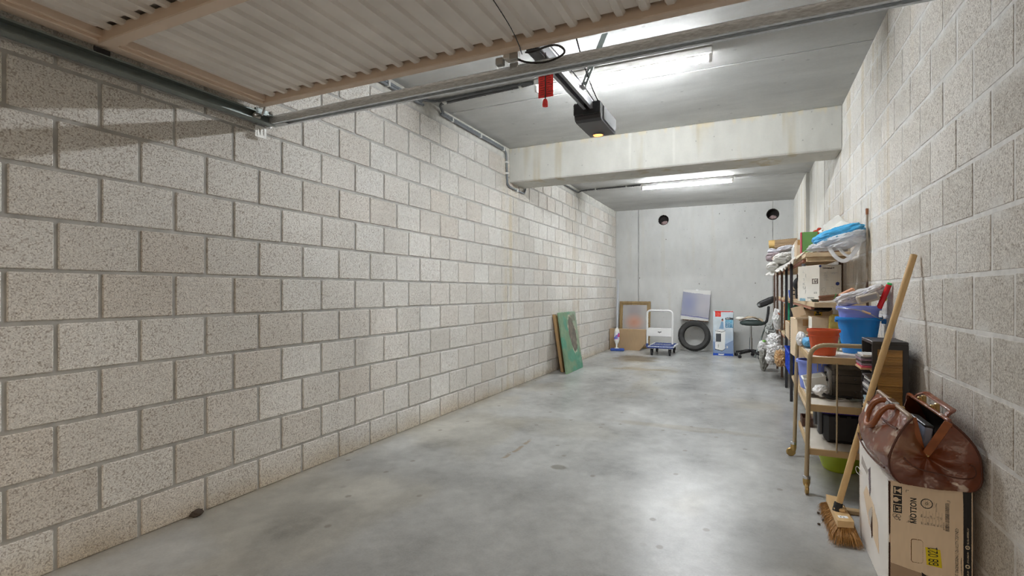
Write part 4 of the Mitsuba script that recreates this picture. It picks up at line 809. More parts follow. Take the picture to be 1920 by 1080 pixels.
solo('yellow_packet', rotm(blob((0.505, 3.965, 0.885), (0.045, 0.022, 0.055), 71, 0.14, 2.4, 4, 0.5), [0, 1, 0], 4, (0.505, 3.965, 0.885)), M('mustard', lambda p, n, uv: mix([0.45, 0.35, 0.06], [0.62, 0.52, 0.16], fbm(p.x * 40, p.y * 40, p.z * 40)), 0.45), 'mustard yellow packet hanging at the front of the wide open carton', 'packet', smooth=True)
carton('small pale carton squeezed between the two rack posts', 0.335, 0.40, 5.90, 6.5, 0.601, 0.172)
solo('plastic_bag', blob((0.385, 5.35, 0.74), (0.06, 0.22, 0.15), 42, 0.35, 2.4, 4, zmin=0.601), 'mat_bag_white', 'pale plastic bag behind the open flapped carton', 'plastic bag', smooth=True)
solo('shelf_clutter', blob((0.46, 4.45, 0.965), (0.07, 0.22, 0.022), 43, 0.3, 2.4, 4, zmin=0.93), 'mat_dark_cloth', 'dark flat bundle under the middle shelf on the open cartons', 'bundle', smooth=True)
for k, (x, y, c, lab) in enumerate(((0.40, 7.15, '#2fa27c', 'teal green board standing upright in the far rack'), (0.38, 7.6, '#c08a56', 'tan board standing upright in the far rack'))):
    solo('upright_board', bx(x, x + 0.02, y, y + 0.12, 0.601, 0.97 - 0.03 * k, 0.002), M(('teal_board', 'tan_board')[k], c, 0.6), lab, 'board', smooth=False)
solo('green_sheet', blob((0.45, 6.3, 0.90), (0.07, 0.25, 0.055), 44, 0.25, 2, 4), M('dark_green', '#27543f', 0.7), 'dark green folded sheet under the middle shelf', 'sheet', smooth=True)
part('green_sheet', 'under_box', bx(0.405, 0.56, 6.05, 6.5, 0.601, 0.86, 0.004), 'mat_kraft', smooth=False)

# ---- bags pushed into the far rack
M('orange_cap', '#d2622c', 0.5); M('tan_bag', lambda p, n, uv: mix([0.50, 0.30, 0.13], [0.68, 0.47, 0.26], fbm(p.x * 24, p.y * 24, p.z * 24)), 0.5); M('net_grey', '#8f8f89', 0.8); M('bag_grey', '#a5a8a6', 0.5)
for c, r, s, mt, lab in (((0.30, 7.6, 0.735), (0.055, 0.16, 0.125), 81, 'mat_bag_white', 'white plastic bag with orange top, highest of the bags in the far rack'),
                         ((0.265, 8.55, 0.53), (0.085, 0.22, 0.12), 82, 'mat_bag_grey', 'greyish plastic bag behind the stool side of the far rack'),
                         ((0.27, 7.6, 0.455), (0.090, 0.22, 0.085), 83, 'mat_bag_white', 'white plastic bag in the middle of the far rack pile'),
                         ((0.14, 7.98, 0.315), (0.068, 0.15, 0.09), 84, 'mat_bag_white', 'white knotted plastic bag farthest out from the racks'),
                         ((0.265, 7.3, 0.36), (0.098, 0.22, 0.075), 85, 'mat_bag_white', 'wide white plastic bag above the tan bag'),
                         ((0.225, 7.4, 0.235), (0.068, 0.18, 0.075), 86, 'mat_bag_white', 'low white plastic bag beside the tan bag'),
                         ((0.300, 6.90, 0.300), (0.060, 0.17, 0.095), 87, 'mat_tan_bag', 'tan plastic bag bulging over the lowest shelf edge'),
                         ((0.145, 7.92, 0.175), (0.055, 0.14, 0.165), 88, 'mat_net_grey', 'grey net bag standing on the floor before the far rack')):
    k = solo('plastic_bag', blob(c, r, s, 0.55, 3.4, 5, zmin=0.004), mt, lab, 'plastic bag', smooth=True)
    if s == 81: part(k, 'orange_top', blob((0.305, 7.50, 0.795), (0.022, 0.03, 0.022), 3, 0.2, 2, 3), 'mat_orange_cap', smooth=True, label='orange top')
    if s == 84: part(k, 'knot', blob((0.15, 7.95, 0.405), (0.022, 0.05, 0.016), 5, 0.3, 3, 3), M('lime', '#7fbf5a', 0.5), smooth=True, label='green printed knot')

# ---- lowest shelf: blue crate
cr = thing('blue_crate', 'bright blue plastic crate on the lowest shelf behind the rack post', 'crate')
M('crate_blue', '#1448c4', 0.4)
for q in ((0.338, 0.344, 5.84, 6.55), (0.530, 0.536, 5.84, 6.55)): part(cr, 'side', bx(q[0], q[1], q[2], q[3], 0.264, 0.478, 0.002), 'mat_crate_blue', smooth=False)
for y in (5.84, 6.544): part(cr, 'end', bx(0.338, 0.536, y, y + 0.006, 0.264, 0.478, 0.002), 'mat_crate_blue', smooth=False)
part(cr, 'base', bx(0.338, 0.536, 5.84, 6.55, 0.2625, 0.27), 'mat_crate_blue', smooth=False)
part(cr, 'rim', cat(bx(0.328, 0.546, 5.83, 5.846, 0.465, 0.484, 0.003), bx(0.328, 0.344, 5.83, 6.56, 0.465, 0.484, 0.003), bx(0.530, 0.546, 5.83, 6.56, 0.465, 0.484, 0.003), bx(0.328, 0.546, 6.544, 6.56, 0.465, 0.484, 0.003)), 'mat_crate_blue', smooth=False)
part(cr, 'rib', cat([bx(0.333, 0.339, 5.89 + 0.115 * q, 5.905 + 0.115 * q, 0.266, 0.465) for q in range(6)]), 'mat_crate_blue', smooth=False)
part(cr, 'handle_slot', bx(0.42, 0.48, 5.835, 5.8405, 0.38, 0.42), 'mat_tape', smooth=False)
wb_ = thing('white_bottle', 'white bottle with red cap standing in the blue crate', 'bottle')
part(wb_, 'body', lathe([(0, 0), (0.040, 0), (0.042, 0.01), (0.042, 0.22), (0.030, 0.275), (0.016, 0.29), (0, 0.29)], 20, (0.41, 6.02, 0.271)), 'mat_cloth_white')
part(wb_, 'cap', lathe([(0, 0), (0.019, 0), (0.019, 0.04), (0.014, 0.05), (0, 0.05)], 16, (0.41, 6.02, 0.561)), 'mat_red_card')
solo('plastic_bag', blob((0.45, 6.28, 0.42), (0.06, 0.16, 0.12), 90, 0.35, 2.4, 4, zmin=0.272), 'mat_bag_grey', 'greyish plastic bag stuffed in the blue crate', 'plastic bag', smooth=True)
solo('pipe_wrench', tube(spline([(0.368, 5.93, 0.46), (0.358, 5.93, 0.53), (0.375, 5.93, 0.560), (0.400, 5.93, 0.555), (0.412, 5.93, 0.52)], 20), 0.011, 8), 'mat_red_card', 'red curved grip of a tool above the blue crate', 'tool')
part('pipe_wrench', 'shaft', tube([(0.368, 5.93, 0.46), (0.372, 5.93, 0.275)], 0.008, 8), 'mat_steel')
# ---------------------------------------------------------------- tea trolley
M('trolley_tube', '#ab9a7c', 0.35, metal=0.2); M('tray_top', lambda p, n, uv: mix([0.52, 0.47, 0.40], [0.66, 0.61, 0.54], fbm(p.x * 10, p.y * 10, p.z * 10)), 0.5)
M('tray_edge', woody([0.40, 0.27, 0.13], [0.56, 0.41, 0.23], 'x', 0.5), 0.5); M('brass', '#b89a63', 0.3, metal=0.8)
tt = thing('tea_trolley', 'beige tubular tea trolley with three wooden trays on casters', 'trolley')
for y, xo in ((3.19, 0.0), (3.87, -0.012)):
    part(tt, 'side_frame', tube(arc([(0.266 + xo, y, 0.085), (0.282 + xo, y, 0.806), (0.655, y, 0.806), (0.662, y, 0.085)], 0.085, 8), 0.0115, 12), 'mat_trolley_tube', smooth=50)
for k, (z, h) in enumerate(((0.740, 0.036), (0.482, 0.038), (0.243, 0.034))):
    x0 = 0.284 - 0.004 * k
    tray = part(tt, 'tray', bx(x0 + 0.010, 0.645, 3.205, 3.855, z - 0.018, z - 0.004), 'mat_tray_top', smooth=False)
    part(tray, 'rim', bx(x0, 0.650, 3.195, 3.207, z - h, z, 0.002), 'mat_tray_edge', smooth=False); part(tray, 'rim', bx(x0, 0.650, 3.853, 3.865, z - h, z, 0.002), 'mat_tray_edge', smooth=False)
    part(tray, 'rim', bx(x0, x0 + 0.012, 3.207, 3.853, z - h, z, 0.002), 'mat_tray_edge', smooth=False); part(tray, 'rim', bx(0.640, 0.652, 3.207, 3.853, z - h, z, 0.002), 'mat_tray_edge', smooth=False)
part(tt, 'rod', tube([(0.406, 3.193, 0.235), (0.408, 3.193, 0.71)], 0.0042, 8), 'mat_trolley_tube')
for y in (3.28, 3.5): part(tt, 'hook', tube([(0.32 + 0.2 * (y - 3.28), y - 0.07, 0.705), (0.32 + 0.2 * (y - 3.28), y - 0.07, 0.66)], 0.002, 6), 'mat_trolley_tube')
for (x, y, a) in ((0.266, 3.19, 90), (0.248, 3.87, 10), (0.660, 3.19, 60), (0.660, 3.87, 30)):
    w = lathe([(0, -0.009), (0.024, -0.009), (0.028, -0.004), (0.028, 0.004), (0.024, 0.009), (0, 0.009)], 20); w = rotm(w, [1, 0, 0], 90); w = rotm(w, [0, 0, 1], a)
    ox, oy = 0.016 * math.cos(math.radians(a + 180)), 0.016 * math.sin(math.radians(a + 180))
    part(tt, 'caster', cat(mv(w, x + ox, y + oy, 0.0285), lathe([(0, 0.040), (0.014, 0.040), (0.018, 0.058), (0.018, 0.082), (0, 0.082)], 14, (x, y, 0))), 'mat_brass')
    part(tt, 'ferrule', lathe([(0, 0.080), (0.019, 0.080), (0.019, 0.092), (0.013, 0.096), (0, 0.096)], 16, (x, y, 0)), 'mat_chrome')

# pots and buckets
M('terracotta', '#c4532a', 0.45); M('bucket_blue', '#1679c8', 0.35); M('bucket_lavender', '#8494e0', 0.4)
def bucket(key, label, c, rb, rt, h, mat, rim=0.006, band=0.0, cat_='bucket', e=1.0, rimh=0.012):
    t = thing(key, label, cat_)
    part(t, 'body', lathe([(0, 0), (rb - 0.004, 0), (rb, 0.004), (rt - 0.001, h - 0.002), (rt - 0.004, h - 0.002), (rb - 0.004, 0.005), (0, 0.005)], 44, c, e), mat, smooth=40)
    part(t, 'rim', lathe([(rt - 0.006, h - rimh), (rt + rim, h - rimh), (rt + rim + 0.002, h - rimh / 2), (rt + rim, h), (rt - 0.005, h), (rt - 0.006, h - rimh / 2), (rt - 0.006, h - rimh)], 44, c, e), mat, smooth=40)
    return t
op_ = bucket('flower_pot', 'orange plastic flower pot on the top tray of the tea trolley', (0.362, 3.345, 0.737), 0.058, 0.079, 0.145, 'mat_terracotta', 0.003, cat_='flower pot', rimh=0.016)
part(op_, 'ridge', lathe([(0.0755, 0.106), (0.078, 0.108), (0.0775, 0.111), (0.0755, 0.111)], 44, (0.362, 3.345, 0.737)), 'mat_terracotta')
bb = bucket('bucket', 'large bright blue bucket on the top tray of the tea trolley', (0.557, 3.54, 0.737), 0.078, 0.107, 0.208, 'mat_bucket_blue', 0.007, rimh=0.018)
part(bb, 'ear', cat(bx(0.44, 0.456, 3.53, 3.55, 0.914, 0.936, 0.003), bx(0.668, 0.690, 3.53, 3.55, 0.908, 0.936, 0.003)), 'mat_bucket_blue')
lb = bucket('bucket', 'lavender blue bucket nested inside the bright blue bucket', (0.557, 3.54, 0.800), 0.0775, 0.103, 0.208, 'mat_bucket_lavender', 0.007, rimh=0.022)
part(lb, 'handle', tube(spline([(0.452, 3.545, 0.99), (0.50, 3.43, 0.995), (0.575, 3.415, 0.975), (0.655, 3.465, 0.935), (0.668, 3.53, 0.955)], 26), 0.0022, 6), 'mat_steel')
part(lb, 'grip', tube([(0.555, 3.4195, 0.984), (0.595, 3.416, 0.968)], 0.006, 10), M('grip_wood', '#d8b896', 0.6))
# wrapped packets in the lavender bucket
M('pack_white', lambda p, n, uv: mix([0.55, 0.55, 0.58], mix([0.70, 0.70, 0.70], [0.22, 0.25, 0.42], smoothstep(0.66, 0.72, noise(p.x * 60, p.y * 60, p.z * 80))), fbm(p.x * 30, p.y * 30, p.z * 30)), 0.35)
M('pack_beige', '#b0a79b', 0.6); M('pack_orange', '#c48a66', 0.5)
solo('wrapped_packet', rotm(blob((0.535, 3.53, 1.058), (0.085, 0.060, 0.034), 101, 0.42, 3.4, 5, 0.55), [0, 1, 0], -20, (0.535, 3.53, 1.058)), 'mat_pack_white', 'white printed plastic wrapping crumpled on top of the lavender bucket', 'packet', smooth=True)
solo('wrapped_packet', rotm(blob((0.607, 3.51, 1.082), (0.070, 0.060, 0.032), 102, 0.40, 3.6, 5, 0.5), [0, 1, 0], -27, (0.607, 3.51, 1.082)), 'mat_pack_white', 'pale crinkled packet leaning highest out of the lavender bucket', 'packet', smooth=True)
sd = solo('sanding_block', rotm(bx(0.535, 0.640, 3.42, 3.50, 1.034, 1.080, 0.006), [0, 1, 0], -17, (0.59, 3.45, 1.052)), 'mat_pack_beige', 'beige plastic wrapped box tilted on the rim of the lavender bucket', 'box', smooth=False)
part(sd, 'window', rotm(bx(0.548, 0.628, 3.4185, 3.42, 1.044, 1.070), [0, 1, 0], -17, (0.59, 3.45, 1.052)), M('pack_grey', '#8d8c94', 0.3), smooth=False)
solo('orange_packet', rotm(bx(0.465, 0.55, 3.56, 3.60, 1.07, 1.095, 0.006), [0, 1, 0], -30, (0.50, 3.58, 1.08)), 'mat_pack_orange', 'orange and cream packet behind the white wrapping on the bucket', 'packet', smooth=False)
solo('yellow_tag', rotm(bx(0.648, 0.680, 3.455, 3.50, 1.035, 1.070, 0.01), [0, 1, 0], 20, (0.665, 3.48, 1.055)), 'mat_label_yellow', 'dull yellow packet corner at the right of the lavender bucket', 'packet', smooth=False)
rt = thing('red_tube', 'red plastic tube with green top leaning at the wall behind the buckets', 'tube')
part(rt, 'tube', tube([(0.643, 3.47, 1.000), (0.683, 3.437, 1.130)], 0.0135, 12), M('red_gloss', '#cf1f2b', 0.25))
part(rt, 'top', tube([(0.683, 3.437, 1.130), (0.686, 3.435, 1.139)], 0.0115, 10), 'mat_green_string')
solo('yellow_rag', blob((0.462, 3.62, 0.80), (0.020, 0.05, 0.06), 104, 0.3, 2.4, 4, zmin=0.738), M('pale_yellow', '#d9d49a', 0.8), 'pale yellow rag between the orange pot and the blue bucket', 'rag', smooth=True)
pk2 = solo('blue_pack', blob((0.325, 3.74, 0.772), (0.034, 0.075, 0.030), 105, 0.2, 2.4, 4, 0.7, zmin=0.738), M('pack_sky', '#5aa6d8', 0.4), 'light blue packet in clear wrap at the far end of the top tray', 'packet', smooth=True)
solo('plastic_bag', blob((0.288, 3.805, 0.785), (0.030, 0.060, 0.048), 106, 0.3, 2.4, 4, zmin=0.741), 'mat_bag_white', 'white plastic bag squeezed beside the far handle of the tea trolley', 'plastic bag', smooth=True)
# middle tray
bk = bucket('bucket', 'lavender bucket standing at the far end of the middle tray', (0.352, 3.755, 0.480), 0.072, 0.092, 0.180, 'mat_bucket_lavender', 0.006, rimh=0.018)
solo('amber_bottle', tube([(0.335, 3.76, 0.50), (0.345, 3.75, 0.70)], 0.018, 12), M('amber', '#b5791f', 0.35), 'amber bottle standing in the lavender bucket', 'bottle')
solo('hand_trowel', tube([(0.365, 3.74, 0.50), (0.382, 3.70, 0.70)], 0.008, 8), 'mat_black_plastic', 'black handled tool beside the amber bottle', 'hand tool')
ba = thing('white_basket', 'white rectangular basket tipped on the middle tray', 'basket')
Rb = lambda m: rotm(mv(m, 0.335, 3.60, 0.560), [0, 1, 0], -14, (0.335, 3.60, 0.56))
for q in ((-0.052, 0.062, -0.075, -0.070), (-0.052, 0.062, 0.070, 0.075), (-0.052, -0.047, -0.07, 0.07), (0.057, 0.062, -0.07, 0.07)):
    part(ba, 'side', Rb(bx(q[0], q[1], q[2], q[3], -0.055, 0.018)), 'mat_cloth_white', smooth=False)
part(ba, 'base', Rb(bx(-0.05, 0.06, -0.073, 0.073, -0.058, -0.053)), 'mat_cloth_white', smooth=False)
part(ba, 'rim', Rb(cat(bx(-0.058, 0.068, -0.081, -0.070, 0.014, 0.021, 0.002), bx(-0.058, 0.068, 0.070, 0.081, 0.014, 0.021, 0.002), bx(-0.058, -0.047, -0.08, 0.08, 0.014, 0.021, 0.002), bx(0.057, 0.068, -0.08, 0.08, 0.014, 0.021, 0.002))), 'mat_cloth_white', smooth=False)
solo('crumpled_paper', blob((0.360, 3.44, 0.520), (0.040, 0.05, 0.034), 107, 0.35, 2.6, 4, zmin=0.482), 'mat_bag_white', 'crumpled white paper below the tipped basket', 'paper', smooth=True)
solo('grey_cloth', sheet(lambda u, v: (0.298 + 0.10 * u, 3.42 + 0.22 * v, 0.4905 + 0.012 * np.sin(u * 7 + v * 3) ** 2), 14, 14, 0.005), M('cloth_grey', '#77746f', 0.9), 'grey folded cloth lying on the middle tray edge', 'cloth', smooth=True)
M('case_smoke', lambda p, n, uv: mi.Color3f(0.060, 0.050, 0.042) * (0.6 + 0.9 * fbm(p.x * 9, p.y * 9, p.z * 30)), 0.3)
cs = thing('tool_case', 'smoky dark plastic case with grey end panel on the middle tray', 'case')
part(cs, 'body', bx(0.420, 0.612, 3.46, 3.78, 0.483, 0.645, 0.010), 'mat_case_smoke')
part(cs, 'end_panel', bx(0.402, 0.420, 3.47, 3.77, 0.492, 0.635, 0.004), M('case_end', '#8f8e8c', 0.5))
part(cs, 'groove', cat(*[bx(0.419, 0.613, 3.457, 3.78, 0.565 + q, 0.568 + q) for q in (0, 0.045)]), 'mat_black_plastic', smooth=False)
part(cs, 'knob', cat(*[lathe([(0, -0.007), (0.007, -0.006), (0.007, 0.006), (0, 0.007)], 10, (0.398, 3.50 + 0.07 * (q % 2), 0.51 + 0.033 * q)) for q in range(4)]), 'mat_black_plastic')
part(cs, 'rivet', cat(*[mv(rotm(lathe([(0, 0), (0.005, 0), (0.003, 0.003), (0, 0.003)], 10), [1, 0, 0], 90), x, 3.4575, z) for x, z in ((0.53, 0.59), (0.53, 0.52), (0.56, 0.525))]), 'mat_chrome')
ht = thing('hand_tool', 'black handled garden tool lying on the middle tray before the smoky case', 'hand tool')
part(ht, 'handle', tube(spline([(0.360, 3.36, 0.515), (0.385, 3.36, 0.502), (0.43, 3.37, 0.498), (0.50, 3.385, 0.496)], 18), [0.010] * 3 + [0.013] * 5 + [0.010] * 10, 10), 'mat_black_plastic')
part(ht, 'wire', tube([(0.42, 3.355, 0.498), (0.47, 3.36, 0.497)], 0.003, 6), 'mat_chrome')
part(ht, 'blade', bx(0.49, 0.58, 3.375, 3.40, 0.484, 0.494, 0.003), 'mat_dark_steel')
# bottom tray
lc = thing('storage_case', 'black storage case with purple lid on the bottom tray', 'case')
M('black_case', '#17161a', 0.45)
part(lc, 'body', bx(0.368, 0.60, 3.36, 3.80, 0.240, 0.412, 0.022), 'mat_black_case', smooth=False)
part(lc, 'lid', bx(0.352, 0.61, 3.34, 3.81, 0.408, 0.436, 0.006), M('purple', '#3c2a78', 0.4), smooth=False)
part(lc, 'latch', cat(bx(0.345, 0.368, 3.42, 3.48, 0.27, 0.41, 0.006), bx(0.345, 0.368, 3.66, 3.72, 0.27, 0.41, 0.006)), 'mat_grey_plastic', smooth=False)
part(lc, 'rib', cat(*[bx(0.42 + 0.055 * q, 0.44 + 0.055 * q, 3.355, 3.362, 0.26, 0.40) for q in range(4)]), 'mat_black_case', smooth=False)
solo('wooden_tray', cat(bx(0.285, 0.345, 3.70, 3.84, 0.244, 0.25), bx(0.285, 0.29, 3.70, 3.84, 0.25, 0.295), bx(0.34, 0.345, 3.70, 3.84, 0.25, 0.295), bx(0.29, 0.34, 3.70, 3.705, 0.25, 0.295), bx(0.29, 0.34, 3.835, 3.84, 0.25, 0.295)), M('dark_walnut', '#4a2c20', 0.5), 'small dark wooden tray at the far corner of the bottom tray', 'tray', smooth=False)
gbn = thing('basin', 'yellow green plastic basin on the floor under the tea trolley', 'basin')
part(gbn, 'bowl', lathe([(0, 0), (0.085, 0), (0.098, 0.012), (0.125, 0.105), (0.120, 0.105), (0.094, 0.016), (0.083, 0.005), (0, 0.005)], 36, (0.490, 3.70, 0.001)), M('lime_green', '#98a82a', 0.4))
part(gbn, 'lip', lathe([(0.119, 0.098), (0.134, 0.100), (0.134, 0.106), (0.119, 0.106), (0.119, 0.098)], 36, (0.490, 3.70, 0.001)), 'mat_lime_green')
solo('floor_lath', bx(0.40, 0.62, 2.965, 3.005, 0.001, 0.022, 0.003), 'mat_pine_x', 'short pine batten lying on the floor behind the broom head', 'batten', smooth=False)

# ---------------------------------------------------------------- CD tower
M('tower_black', '#2b292a', 0.45)
def slat_col(p, n, uv):
    k = dr.floor(p.z / 0.0125); t = cell_rand(k, 2.0, 1.0); g = fbm(p.x * 8, p.z * 260, 3.0)
    return mix([0.17, 0.075, 0.015], [0.52, 0.285, 0.075], 0.6 * t + 0.4 * g)
M('slat_wood', slat_col, 0.35)
ct = thing('cd_tower', 'black CD tower with brown slatted side panel beside the broom handle', 'CD tower')
X0, X1, Y0, Y1, ZT = 0.514, 0.654, 2.915, 3.175, 0.857
part(ct, 'top', bx(X0, X1, Y0, Y1, ZT - 0.016, ZT, 0.002), 'mat_tower_black', smooth=False)
part(ct, 'base', bx(X0, X1, Y0, Y1, 0.001, 0.03), 'mat_tower_black', smooth=False)
part(ct, 'side', cat(bx(X0, X0 + 0.020, Y0, Y0 + 0.014, 0.03, ZT - 0.016), bx(X1 - 0.022, X1, Y0, Y0 + 0.014, 0.03, ZT - 0.016), bx(X0 + 0.02, X1 - 0.022, Y0, Y0 + 0.014, ZT - 0.038, ZT - 0.016), bx(X0 + 0.02, X1 - 0.022, Y0, Y0 + 0.014, 0.03, 0.07)), 'mat_tower_black', smooth=False)
part(ct, 'side', bx(X0, X1, Y1 - 0.014, Y1, 0.03, ZT - 0.016), 'mat_tower_black', smooth=False)
part(ct, 'back', bx(X1 - 0.008, X1, Y0 + 0.014, Y1 - 0.014, 0.03, ZT - 0.016), 'mat_tower_black', smooth=False)
part(ct, 'slat_panel', bx(X0 + 0.02, X1 - 0.022, Y0 + 0.006, Y0 + 0.013, 0.07, ZT - 0.038), 'mat_slat_wood', smooth=False)
part(ct, 'slats', cat(*[bx(X0 + 0.021, X1 - 0.023, Y0 + 0.0015, Y0 + 0.006, 0.0725 + 0.0125 * k, 0.0825 + 0.0125 * k) for k in range(59)]), 'mat_slat_wood', smooth=False, kind='stuff')
for z in (0.715, 0.595, 0.475, 0.355): part(ct, 'shelf', bx(X0 + 0.004, X1 - 0.008, Y0 + 0.014, Y1 - 0.014, z - 0.006, z), 'mat_pine_x', smooth=False)
cdm = [M('cd_%s' % n, c, 0.3) for n, c in (('white', '#d6d4d0'), ('grey', '#7d7c80'), ('dark', '#3c3a3e'), ('blue', '#9db4bf'), ('sand', '#c7a27c'), ('mauve', '#8c7688'), ('pink', '#d2506e'))]
rs = np.random.RandomState(9)
ORD = 'topmost second third fourth fifth sixth seventh eighth ninth'.split()
COL = 'white grey dark blue sand mauve pink'.split()
def cds(z0, n, x0, y0, lab, grp, pal):
    for k in range(n):
        dx, dy = rs.uniform(-0.004, 0.004), rs.uniform(-0.012, 0.012)
        key = solo('cd_case', bx(x0 + dx, x0 + dx + 0.125, y0 + dy, y0 + dy + 0.142, z0 + 0.0106 * k, z0 + 0.0106 * k + 0.0098, 0.0008), cdm[pal[k % len(pal)]], f"{COL[pal[k % len(pal)]]} CD case, {ORD[n - 1 - k]}{'' if k == n - 1 else ' from the top'} {lab}", 'CD case', grp, smooth=False)
cds(0.7155, 7, 0.478, 2.955, 'in the stack jutting from the top slot', 'CD cases jutting from the top slot', [4, 6, 5, 2, 5, 1, 0])
cds(0.5955, 8, 0.506, 2.955, 'in the second slot of the tower', 'CD cases in the second slot', [1, 2, 1, 0, 1, 2, 0, 1])
cds(0.4755, 9, 0.506, 2.955, 'in the third slot of the tower', 'CD cases in the third slot', [2, 1, 4, 2, 4, 0, 1, 3, 3])
cds(0.3555, 9, 0.506, 2.955, 'in the fourth slot of the tower', 'CD cases in the fourth slot', [1, 4, 2, 1, 0, 2, 1, 0, 1])

# ---------------------------------------------------------------- broom
br = thing('broom', 'wooden broom with bristle head on the floor and handle leaning on the right wall', 'broom')
M('broom_wood', woody([0.46, 0.28, 0.11], [0.70, 0.48, 0.24], 'z', 1.0), 0.4); M('broom_block', woody([0.50, 0.32, 0.14], [0.72, 0.51, 0.27], 'y', 0.8), 0.45)
part(br, 'handle', tube([(0.352, 2.745, 0.105), (0.505, 2.845, 0.66), (0.675, 2.925, 1.262)], 0.0138, 16), 'mat_broom_wood', smooth=50)
part(br, 'ferrule', tube([(0.348, 2.742, 0.090), (0.358, 2.749, 0.128)], 0.0175, 16), 'mat_black_rubber')
blk = Polygon([(0.332, 2.935), (0.372, 2.922), (0.396, 2.640), (0.340, 2.625)]).buffer(0.004)
part(br, 'block', mv(trimesh.creation.extrude_polygon(blk, 0.028, engine='earcut'), 0, 0, 0.066), 'mat_broom_block', smooth=False)
part(br, 'socket', mv(rotm(bx(-0.016, 0.030, -0.020, 0.020, 0.0, 0.016, 0.004), [0, 0, 1], -12), 0.354, 2.748, 0.093), 'mat_broom_block', smooth=False)
part(br, 'sticker', prism(Polygon([(0.346, 2.655), (0.384, 2.665), (0.380, 2.690), (0.344, 2.680)]), 0.0006, (0, 0, 0.0942), (1, 0, 0), (0, 1, 0)), 'mat_print_white', smooth=False, label='white paper sticker')
part(br, 'sticker_print', cat(*[prism(Polygon([(0.352 + 0.010 * q, 2.664), (0.359 + 0.010 * q, 2.666), (0.358 + 0.010 * q, 2.672), (0.351 + 0.010 * q, 2.670)]), 0.0004, (0, 0, 0.0948), (1, 0, 0), (0, 1, 0)) for q in (0, 1)]), 'mat_print_dark', smooth=False)
bs = []
rs = np.random.RandomState(21)
for k in range(2200):
    u, v = rs.rand(), rs.rand()
    top = np.array([0.337 + 0.045 * u + 0.005 * (1 - v) , 2.635 + 0.285 * v, 0.068])
    sx, sy = (u - 0.5) * 2, (v - 0.5) * 2
    bot = top + np.array([0.042 * sx + rs.normal(0, 0.007), 0.075 * sy + rs.normal(0, 0.012), 0]); bot[0] = min(bot[0], 0.430 if bot[1] < 2.78 else 0.45); bot[2] = max(0.002, abs(rs.normal(0, 0.004)))
    mid = (top + bot) / 2 + np.array([0.006 * sx, 0.008 * sy, 0.004])
    w = 0.0013; a = rs.rand() * 3.14; d = np.array([math.cos(a) * w, math.sin(a) * w, 0]); e = np.array([-math.sin(a) * w, math.cos(a) * w, 0])
    V = np.array([top + d, top - 0.5 * d + e, top - 0.5 * d - e, mid + d, mid - 0.5 * d + e, mid - 0.5 * d - e, bot])
    bs.append(trimesh.Trimesh(V, [[0, 1, 4], [0, 4, 3], [1, 2, 5], [1, 5, 4], [2, 0, 3], [2, 3, 5], [3, 4, 6], [4, 5, 6], [5, 3, 6]], process=False))
M('bristle', lambda p, n, uv: mix([0.20, 0.085, 0.018], [0.48, 0.25, 0.065], noise(p.x * 400, p.y * 400, p.z * 20)), 0.6)
part(br, 'bristles', cat(bs), 'mat_bristle', smooth=False, kind='stuff', label='coarse brown bristles')
solo('dust_fluff', cat(*[blob((0.318 - 0.012 * q, 2.86 + 0.028 * q * (-1) ** q, 0.005), (0.006, 0.008, 0.004), q, 0.3, 2, 2, zmin=0.0) for q in range(4)]), 'mat_dirt', 'dark crumbs of dust on the floor beside the broom head', 'dust', kind='stuff')

# ---------------------------------------------------------------- printed carton
BX0, BX1, BY0, BY1, BH = 0.436, 0.668, 2.205, 2.745, 0.424
M('carton_kraft', lambda p, n, uv: mi.Color3f(0.74, 0.59, 0.435) * (0.88 + 0.16 * fbm(p.x * 5, p.y * 5, p.z * 5) + 0.06 * noise(p.x * 160, p.y * 160, p.z * 30)), 0.7, spec=0.25)
M('carton_bleached', lambda p, n, uv: mi.Color3f(0.82, 0.80, 0.775) * (0.86 + 0.2 * fbm(p.x * 7, p.y * 7, p.z * 7)), 0.6)
M('dark_gap', '#3a2318', 0.9); M('print_ink', '#1f1c1a', 0.55); M('print_ink_light', '#5d5248', 0.6); M('band_ink', '#151517', 0.5); M('sticker_yellow', '#d9c51c', 0.5)
bc = thing('printed_carton', 'tall printed carton reading MOTION under the leather bag', 'carton')
part(bc, 'front', bx(BX0 + 0.006, BX1, BY0, BY0 + 0.006, 0.001, BH, 0.001), 'mat_carton_kraft', smooth=False)
part(bc, 'body', bx(BX0 + 0.004, BX1 - 0.002, BY0 + 0.006, BY1, 0.001, BH - 0.002), 'mat_carton_kraft', smooth=False)
part(bc, 'left_side', bx(BX0, BX0 + 0.004, BY0 + 0.002, BY1, 0.001, BH - 0.001, 0.001), 'mat_carton_bleached', smooth=False, label='white bleached side with torn patches')
part(bc, 'top', bx(BX0 + 0.002, BX1 - 0.004, BY0 + 0.004, BY1, BH - 0.003, BH, 0.001), 'mat_carton_bleached', smooth=False)
part(bc, 'open_seam', prism(Polygon([(BX0 - 0.0005, BH - 0.002), (BX0 + 0.006, BH - 0.004), (BX0 + 0.0055, 0.24), (BX0 + 0.002, 0.23)]), 0.001, (0, BY0 + 0.0005, 0), (1, 0, 0), (0, 0, 1)), 'mat_dark_gap', smooth=False)
part(bc, 'open_seam', prism(Polygon([(BX0 + 0.001, 0.205), (BX0 + 0.0055, 0.205), (BX0 + 0.0055, 0.02), (BX0 + 0.0005, 0.02)]), 0.001, (0, BY0 + 0.0005, 0), (1, 0, 0), (0, 0, 1)), 'mat_dark_gap', smooth=False)
